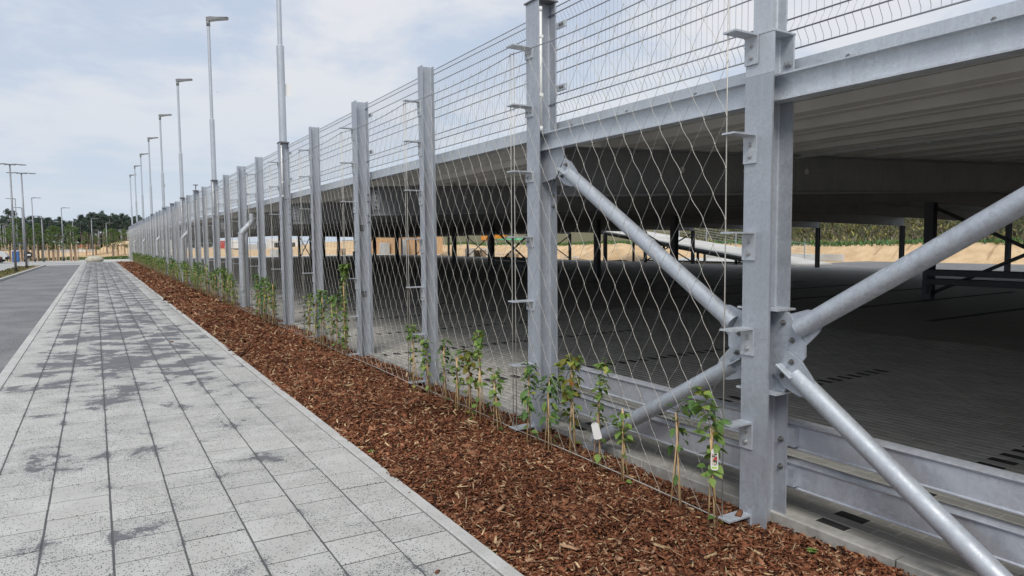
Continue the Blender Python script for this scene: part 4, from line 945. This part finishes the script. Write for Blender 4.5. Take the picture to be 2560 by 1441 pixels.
# ------------------------------------------------------------------ street beyond the path: lamps, boulder, trees, vehicles
def lamp(x, y, H, lab, group, arms, z0=0., arm=.75, rot=0):
    t = thing('street_lamp', lab, 'street lamp', (x, y, z0), group, (0, 0, rot))
    put('pole', MB().tube([(0, 0, -.05), (0, 0, H)], [.075, .045], 12).mesh('pole', M['lamp_grey'], True), t)
    put('sleeve', MB().tube([(0, 0, 0), (0, 0, .25)], .084, 12).mesh('sleeve', M['black']), t)
    for s in arms:
        hp = [(0, -.03), (.28, -.05), (.36, .0), (.55, -.035), (arm+.12, -.02), (arm+.12, .02), (.5, .03), (.32, .05), (0, .02)]
        put('lamp_head', MB().prism([(s*u, v) for u, v in (hp if s > 0 else hp[::-1])], lambda u, v: (u, .09, H+v), lambda u, v: (u, -.09, H+v)).mesh('lamp_head', M['lamp_head']), t)
    return t
lamp(-4.45, 54.4, 6.9, 'double-headed street lamp on the verge beside its twin', 'double-headed lamps on the verge', (1, -1), .03)
lamp(-4.31, 60.6, 6.9, 'double-headed street lamp on the verge beside its twin', 'double-headed lamps on the verge', (1, -1), .03)
lamp(-5.9, 49.0, 6.95, 'double-headed street lamp at the verge edge, mostly cut off', None, (1, -1), .0)
sg, sgl = 'single-headed lamps in the far street', 'slender single-headed street lamp in the far street'
for bx, by, tx, ty, arms in ((88, 655, 77, 495, (1,)), (110, 655, 103, 541, (-1,)), (160, 653, 152, 520, (1,)), (47, 655, 19, 497, (-1,)), (62, 655, 59, 520, (-1,))):
    g_ = pix(bx, by, Z=-.05); tp = pix(tx, ty, Y=g_.y); lamp(g_.x, g_.y, tp.z+.05, sgl, sg, arms, -.05)
for bx, Y, tx, ty, arms in ((187, 120, 181, 553, (-1,)), (178, 130, 175, 566, (1,)), (232, 104, 228, 547, (1,)), (271, 112, 265, 558, (1,)), (248, 150, 246, 575, (-1,)), (305, 125, 302, 574, (-1,)), (4, 120, 0, 560, (1,)), (11, 125, 7, 563, (1,)), (15, 130, 12, 565, (1,))):
    tp = pix(tx, ty, Y=Y); lamp(tp.x, Y, tp.z+.12, sgl, sg, arms, -.12)
# boulder
bs = random.Random(4); m = MB(); nu, nv = 18, 10
for j in range(nv+1):
    for i in range(nu):
        a = 2*PI*i/nu; b = -PI/2+PI*j/nv; d = 1+.10*math.sin(3*a+1)*math.cos(b)+.07*math.sin(5*a+2*b)+bs.uniform(-.02, .02)
        m.v.append((.80*d*math.cos(a)*math.cos(b), .6*d*math.sin(a)*math.cos(b), .42*d*math.sin(b)))
for j in range(nv):
    for i in range(nu): m.f.append((j*nu+i, j*nu+(i+1) % nu, (j+1)*nu+(i+1) % nu, (j+1)*nu+i))
tag(put('boulder', m.mesh('boulder', M['stone'], True), None, (-.15, 82.8, .19)), 'rounded pale boulder lying at the end of the path', 'boulder')
# crowns: many leaf-sized faces in clumps
def crown_mesh(nm, mat, clumps, per, size, seed):
    rs = np.random.default_rng(seed); V, C = [], []
    for (cx, cy, cz, r) in clumps:
        n = int(per*r*r); d = rs.normal(0, 1, (n, 3)); d /= np.linalg.norm(d, axis=1)[:, None]; c = np.array([cx, cy, cz])+d*(r*rs.random((n, 1))**.45)*np.array([1, 1, .8])
        a = rs.normal(0, 1, (n, 3)); a /= np.linalg.norm(a, axis=1)[:, None]; b = rs.normal(0, 1, (n, 3)); b -= a*(a*b).sum(1)[:, None]; b /= np.linalg.norm(b, axis=1)[:, None]
        s = size*rs.uniform(.6, 1.3, (n, 1)); V.append(np.stack([c-a*s, c+b*s*.5, c+a*s, c-b*s*.5], 1).reshape(-1, 3)); C.append(np.repeat(np.repeat(rs.random((n, 1)), 3, 1)[:, None], 4, 1).reshape(-1, 3))
    V = np.concatenate(V); return npmesh(nm, V, np.arange(len(V)).reshape(-1, 4), mat, np.concatenate(C))
def limbs(H, spread, n, rs, r0, z0):
    m = MB().tube([(0, 0, -.1), (rs.uniform(-.04, .04)*H*.3, 0, H*.5), (0, 0, H)], [r0, r0*.7, r0*.2], 8); 
    for q in range(n):
        z = z0+(H-z0)*q/n*.9; a = rs.uniform(0, 6.28); l = spread*(1-.6*q/n); m.tube([(0, 0, z), (math.cos(a)*l*.5, math.sin(a)*l*.5, z+l*.35), (math.cos(a)*l, math.sin(a)*l, z+l*.7)], [r0*.45, r0*.3, r0*.1], 5)
    return m
sap = []
for v in range(4):
    rs = random.Random(50+v); H = 4.6; cl_ = []
    for q in range(26):
        z = rs.uniform(1.7, H); rr = (1-abs((z-2.7)/2.2)**1.6)*(.85 if v % 2 else 1.1); rr = max(rr, .12); a = rs.uniform(0, 6.28); d = rr*rs.random()**.5*.8
        cl_.append((math.cos(a)*d, math.sin(a)*d, z, rs.uniform(.22, .42)))
    sap.append((crown_mesh('crown', M['tree_leaf'], cl_, 400, .075, v), limbs(H-.2, .9, 9, rs, .05, 1.6).mesh('trunk', M['bark_trunk'], True)))
wrap = MB().tube([(0, 0, 0), (0, 0, 1.7)], [.12, .10], 10).mesh('trunk_wrap', M['reed']); stk = MB().tube([(0, 0, -.1), (0, 0, 1.95)], .04, 8).mesh('stake', M['stake']); cbar = MB().box(-.5, .5, -.03, .03, -.05, .05).mesh('crossbar', M['reed'])
trees = [(25, 655, 1.0, 0), (42, 655, 1.28, 1), (55, 654, .95, 2), (70, 654, 1.1, 0), (84, 654, 1.0, 3), (97, 653, 1.12, 1), (107, 653, .9, 2), (122, 653, .95, 0), (134, 653, 1.05, 1), (146, 653, 1.05, 3), (178, 653, 1.1, 2), (189, 653, 1.0, 0), (217, 646, .95, 1), (241, 645, .85, 2), (268, 644, 1.1, 3), (283, 648, 1.0, 0), (296, 645, .95, 1), (312, 644, 1.05, 2), (1, 655, 1.0, 3)]
for bx, by, s, v in trees:
    g_ = pix(bx, by, Z=-.05); a = random.uniform(0, 6.28); rowb = by < 650
    t = thing('young_tree', ('young street tree held by peeled stakes on the gravel behind the boulder' if rowb else 'young street tree with reed-wrapped trunk held by peeled stakes in a close row'), 'tree', (g_.x, g_.y+random.uniform(-.6, .6), -.05), ('young trees behind the boulder' if rowb else 'young trees in the staked row'), (0, 0, a))
    s *= .80; put('crown', sap[v][0], t, scale=(s, s, s)); put('trunk', sap[v][1], t, scale=(s, s, s)); put('trunk_wrap', wrap, t)
    for q in range(3):
        b = 2*PI*q/3; put('stake', stk, t, (.48*math.cos(b), .48*math.sin(b), 0), (random.uniform(-.04, .04), random.uniform(-.04, .04), 0))
    for q in range(2): put('crossbar', cbar, t, (.1*math.cos(q*2), .1*math.sin(q*2), 1.62+.09*q), (0, 0, q*2.1))
# pine wood far behind
pines = []
for v in range(5):
    rs = random.Random(80+v); H = 15.0; cl_ = []
    for q in range(22):
        z = rs.uniform(8.2, H); rr = 2.1*(1-((z-10.8)/5.2)**2) if z > 10.8 else 2.1*(.45+.55*(z-8.2)/2.6); a = rs.uniform(0, 6.28); d = max(rr, .3)*rs.random()**.5
        cl_.append((math.cos(a)*d, math.sin(a)*d, z, rs.uniform(.6, 1.15)))
    tr = MB().tube([(0, 0, -.3), (rs.uniform(-.2, .2), 0, 6), (rs.uniform(-.3, .3), 0, H-1)], [.20, .16, .05], 7)
    for q in range(6):
        z = rs.uniform(6, 12); a = rs.uniform(0, 6.28); tr.tube([(0, 0, z), (1.4*math.cos(a), 1.4*math.sin(a), z+.5)], [.06, .02], 4)
    pines.append((crown_mesh('crown', M['pine_leaf_hazed'], cl_, 100, .24, 200+v), tr.mesh('trunk', M['pine_bark'], True)))
rs = random.Random(12)
def pine(x, y, s, v, z0=-.16):
    t = thing('pine_tree', 'tall bare-trunked pine in the dark wood at the skyline', 'tree', (x, y, z0), 'pines of the wood at the skyline', (0, 0, rs.uniform(0, 6.28)))
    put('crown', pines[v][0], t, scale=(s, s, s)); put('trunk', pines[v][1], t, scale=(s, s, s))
for row, (yy, hs) in enumerate(((360, .86), (372, .93), (385, .98), (400, 1.03))):
    x = -62+rs.uniform(0, 3)
    while x < 34:
        px_ = 238+x/yy*FPX*1.17
        env = 1.0+.16*math.exp(-((px_-245)/45)**2)+.10*math.exp(-((px_-310)/30)**2)-.10*math.exp(-((px_-188)/22)**2)
        pine(x, yy+rs.uniform(-4, 4), hs*env*rs.uniform(.9, 1.06), rs.randrange(5)); x += rs.uniform(2.0, 3.4)
# lone darker spruce-like pine nearer the street
tp = pix(25, 520, Y=150); pine(tp.x, 150, (tp.z+.16)/15.2, 1)
# wood as a mass behind, so that no light shows between the trunks
wv = []; cl_ = []
for q in range(420):
    cl_.append((rs.uniform(-75, 60), rs.uniform(408, 425), rs.uniform(.5, 8.0), rs.uniform(1.5, 2.4)))
o = put('far_wood', crown_mesh('far_wood', M['pine_leaf_hazed'], cl_, 34, .55, 5)); o['kind'] = 'stuff'; tag(o, 'dense dark undergrowth of the pine wood behind the trunks', 'wood')
# earth bank with grass between street and wood
heightfield('earth_bank', [-30+3*i for i in range(23)], [104, 112, 116, 120, 126, 140], lambda x, y: -.17+(1.05+.25*math.sin(.5*x))*max(0, 1-((y-120)/12)**2), M['sand'])
o = put('street_grass', weeds('street_grass', 5000, (-10, 9), (97, 103), lambda x, y: -.06, (.12, .4), [(.07, .13, .04), (.10, .16, .05), (.14, .17, .06)], .08)); o['kind'] = 'stuff'; tag(o, 'strip of rough grass before the earth bank', 'grass')
o = put('verge_grass', weeds('verge_grass', 2600, (-5.4, -4.25), (36, 68), lambda x, y: .03, (.03, .10), [(.16, .15, .06), (.20, .15, .08), (.10, .13, .05)], .03)); o['kind'] = 'stuff'; tag(o, 'sparse dry grass on the verge around the lamps', 'grass')
hut = thing('site_hut', 'small white hut with a red roof on the earth bank', 'hut', (pix(203, 620, Y=120).x, 120, .75))
put('wall', MB().box(-.8, .8, -.8, .8, 0, .62).mesh('wall', M['white_paint']), hut); put('roof', MB().prism([(-1, .62), (1, .62), (0, 1.15)], lambda u, v: (u, -1, v), lambda u, v: (u, 1, v)).mesh('roof', M['roof_red']), hut)
heightfield('sand_mound', [-2+1.0*i for i in range(14)], [123+2*j for j in range(10)], lambda x, y: -.17+2.6*max(0, 1-((x-4.5)/5.5)**2-((y-132)/8)**2), M['sand'])
# white van and tank trailer at the left edge
vg = pix(12, 657, Z=-.02)
van = thing('white_van', 'white delivery van parked at the far street corner', 'van', (-9.75, vg.y, -.022))
put('body', MB().prism([(-2.2, .35), (1.9, .35), (1.95, .75), (1.75, 1.05), (1.05, 1.28), (.35, 2.05), (-.1, 2.2), (-2.2, 2.2)], lambda u, v: (u, -.95, v), lambda u, v: (u, .95, v)).mesh('body', M['white_paint']), van)
put('side_window', MB().prism([(.05, 1.25), (.85, 1.25), (.30, 1.92), (.05, 1.95)], lambda u, v: (u, -.962, v), lambda u, v: (u, -.951, v)).mesh('side_window', M['glass']), van)
put('windscreen', MB().prism([(1.02, 1.30), (1.06, 1.31), (.40, 2.03), (.37, 2.01)], lambda u, v: (u, -.85, v), lambda u, v: (u, .85, v)).mesh('windscreen', M['glass']), van)
put('bumper', MB().cbox(1.75, 2.02, -.95, .95, .32, .62, .03).mesh('bumper', M['black']), van)
vw = MB().tube([(0, -.1, 0), (0, .1, 0)], .34, 16).mesh('wheel', M['tyre'])
for x in (-1.4, 1.25):
    for y in (-.88, .88): put('wheel', vw, van, (x, y, .34))
tk = thing('tank_trailer', 'pale tank trailer with red rear lights beside the white van', 'trailer', (-9.55, vg.y-3.2, -.022))
put('tank', MB().tube([(-1.6, 0, 1.35), (-1.5, 0, 1.35), (1.1, 0, 1.35), (1.25, 0, 1.35)], [.35, .72, .72, .4], 20).mesh('tank', M['conc'], True), tk)
put('chassis', MB().box(-1.6, 1.5, -.75, .75, .45, .64).mesh('chassis', M['black']), tk); put('rear_light', MB().box(1.3, 1.5, -.765, -.752, .5, .6).mesh('rear_light', M['red']), tk)
for y in (-.7, .7): put('wheel', vw, tk, (.6, y, .34))
# parking signs, bin and a wheel-shaped sign
for bx, by, lab in ((50, 652, 'blue parking sign with a white P, the taller of the two'), (58, 652, 'blue parking sign with a white P, the shorter of the two')):
    g_ = pix(bx, by, Z=-.03); tall = bx == 50
    t = thing('parking_sign', lab, 'sign', (g_.x, g_.y-1.5, -.03)); hgt = 2.1 if tall else 1.95
    put('pole', MB().tube([(0, 0, 0), (0, 0, hgt-.6)], .03, 8).mesh('pole', M['galv']), t); b = put('panel', MB().box(-.22, .22, -.02, .0, hgt-.6, hgt).mesh('panel', M['blue']), t)
    P = MB().box(-.10, -.04, -.026, -.021, hgt-.53, hgt-.07)
    P.box(-.039, .06, -.026, -.021, hgt-.13, hgt-.07).box(.061, .11, -.026, -.021, hgt-.27, hgt-.1).box(-.039, .06, -.026, -.021, hgt-.30, hgt-.24); put('letter', P.mesh('letter', M['tagwhite']), b)
g_ = pix(43, 655, Z=-.03)
tb_ = thing('portable_toilet', 'blue plastic portable cabin behind the verge lamps', 'cabin', (g_.x, g_.y-1.2, -.03)); put('body', MB().cbox(-.3, .3, -.4, .4, 0, 1.15, .03).mesh('body', M['blue']), tb_); put('roof', MB().cbox(-.33, .33, -.43, .43, 1.151, 1.23, .03).mesh('roof', M['white_paint']), tb_)
g_ = pix(72, 666, Z=-.02)
t = thing('round_sign', 'round dark sign with a white bar on a short pole', 'sign', (g_.x, g_.y, -.022)); put('pole', MB().tube([(0, 0, 0), (0, 0, 1.1)], .03, 8).mesh('pole', M['galv']), t)
dk = put('disc', MB().tube([(0, -.031, .95), (0, -.05, .95)], .30, 24).mesh('disc', M['black']), t); put('bar', MB().box(-.18, .18, -.057, -.051, .90, 1.02).mesh('bar', M['tagwhite']), dk)
# distant aircraft
d = (C_*FPX+A_*(543-1280)-B_*(230-720.5)).normalized()*1500+Vector((0, 0, CAM_H))
ap = thing('airplane', 'tiny distant airplane low in the clouds', 'airplane', d, None, (0, 0, .3))
put('fuselage', MB().tube([(-3.2, 0, 0), (-2.4, 0, 0), (2.4, 0, 0), (3.4, 0, .25)], [.1, .42, .42, .12], 10).mesh('fuselage', M['white_paint'], True), ap); put('wings', MB().prism([(-.6, -3.2), (.1, -3.2), (.9, 0), (.1, 3.2), (-.6, 3.2), (-.6, 0)], lambda u, v: (u, v, -.05), lambda u, v: (u, v, .05)).mesh('wings', M['white_paint']), ap)
put('tail_fin', MB().prism([(2.4, .3), (3.4, .3), (3.5, 1.3), (3.0, 1.3)], lambda u, v: (u, -.05, v), lambda u, v: (u, .05, v)).mesh('tail_fin', M['white_paint']), ap)

# ------------------------------------------------------------------ small finds: sprouts in the mulch, a dry leaf on the slabs, girder plugs
for q, (px_, py_) in enumerate(((928, 1136), (955, 928), (640, 790), (1180, 1050), (2030, 1372))):
    g_ = pix(px_, py_, Z=-.05); t = thing('weed_sprout', ['small green sprout at the path edging in the mulch', 'tiny green sprout in the middle of the mulch bed', 'tiny pale sprout in the mulch near the mast column', 'green seedling at the foot of the rusty-leaved climber', 'little green sprout in the mulch near the grey edging'][q], 'sprout', (g_.x, g_.y, zm(g_.x, g_.y)+.012))
    for j in range(7):
        o = put('leaf', LEAF['leaf'][1], t, (0, 0, .004*j)); o.rotation_euler = (0, -.5+.1*j, j*2.4); o.scale = (.7,)*3
for q, (px_, py_) in enumerate(((428, 853), (1093, 1418), (236, 745))):
    g_ = pix(px_, py_, Z=0); t = put('dry_leaf', npmesh('dry_leaf', np.array([(-.04, -.018, 0), (.036, -.02, .002), (.045, .016, 0), (-.03, .022, .003), (-.026, -.01, .016), (.026, -.012, .018), (.03, .01, .014), (-.02, .014, .018)])*(1.0 if q < 1 else .5), BOXF, M['bark'], np.repeat([[.17, .08, .05]], 8, 0)), None, (g_.x, g_.y, zp(g_.x)+.002), (0, 0, .7*q))
    tag(t, ['brown curled leaf lying on the dark sand drifts', 'small brown crumb of bark near the path edging', 'dark crumb of bark far down the path'][q], 'leaf' if q == 0 else 'bark piece')
plug = MB().tube([(0, -.007, 0), (0, -.02, 0)], .035, 16).mesh('plug', M['grey_paint'])
for gobj in [c for c in deck.children if c.name.startswith('girder')][1:3]:
    for x in (5.35, 6.35, 7.45): put('plug', plug, gobj, (x-XM, 0, zg(x)-FLOOR+.27))

# ------------------------------------------------------------------ bushes on the hill and clutter of the building site
rs = random.Random(31)
for v, (cols, lab, n, z_) in enumerate((('leaf_dark', 'grey-green scrub covering the hill behind the sand bank', 900, .35), ('leaf_rust', 'yellowing scrub scattered over the hill behind the bank', 300, .5))):
    cl_ = []
    for q in range(n):
        x, y = 57.8+rs.random()**.8*9.5, rs.uniform(-4, 58); r_ = rs.uniform(.25, .75); cl_.append((x, y, hill(x, y)+r_*z_, r_))
    mt = leafmat('scrub_%d' % v, *(((.08, .10, .05), (.155, .16, .095), (.22, .19, .14)) if v == 0 else ((.12, .12, .04), (.22, .20, .07), (.34, .30, .10))))
    o = put('hill_scrub', crown_mesh('hill_scrub', mt, cl_, 190, .10, 300+v)); o['kind'] = 'stuff'; tag(o, lab, 'scrub')
pal_b = MB()
for z in (0, .11):
    for q in range(5): pal_b.box(-.6, .6, -.4+q*.185, -.28+q*.185, z+.03, z+.055)
for q in range(3): pal_b.box(-.58+q*.53, -.48+q*.53, -.41, .47, 0, .029).box(-.58+q*.53, -.48+q*.53, -.41, .47, .056, .139)
pal_m = pal_b.mesh('pallet', M['stake'])
for q, (x, y, n) in enumerate(((30.5, 97.5, 6), (33.5, 99, 4), (26.8, 98.2, 7), (38.2, 69.5, 5), (39.3, 64, 3), (38.6, 58, 6))):
    t = thing('pallet_stack', 'stack of wooden pallets on the sand beyond the deck', 'pallets', (x, y, -.085), 'pallet stacks on the building site', (0, 0, rs.uniform(0, 3)))
    for j in range(n): put('pallet', pal_m, t, (rs.uniform(-.03, .03), rs.uniform(-.03, .03), j*.167), (0, 0, rs.uniform(-.05, .05)))
ring = MB(); 
for a, b, r0, r1 in ((0, 1.0, .62, .62),):
    ring.tube([(0, 0, 0), (0, 0, 1.0)], .62, 20, False); ring.tube([(0, 0, 1.0), (0, 0, 0)], .50, 20, False); ring.tube([(0, 0, 1.0), (0, 0, 1.001)], [.62, .50], 20, False)
rm_ = ring.mesh('concrete_ring', M['conc'])
for x, y in ((21.5, 99), (23.2, 98.2), (22.4, 101.5), (39.5, 74.5), (40.8, 73)):
    tag(put('concrete_ring', rm_, None, (x, y, -.10)), 'pale concrete shaft ring standing on the sand of the building site', 'concrete ring', 'shaft rings on the building site')
for q, (x, y) in enumerate(((43.5, 66), (44.2, 52), (42, 80))):
    heightfield('sand_heap', [x-4+1.*i for i in range(9)], [y-5+1.*j for j in range(11)], lambda a, b: -.12+1.5*max(0, 1-((a-x)/3.6)**2-((b-y)/4.6)**2)+.1*math.sin(2*a+b), M['sand'])
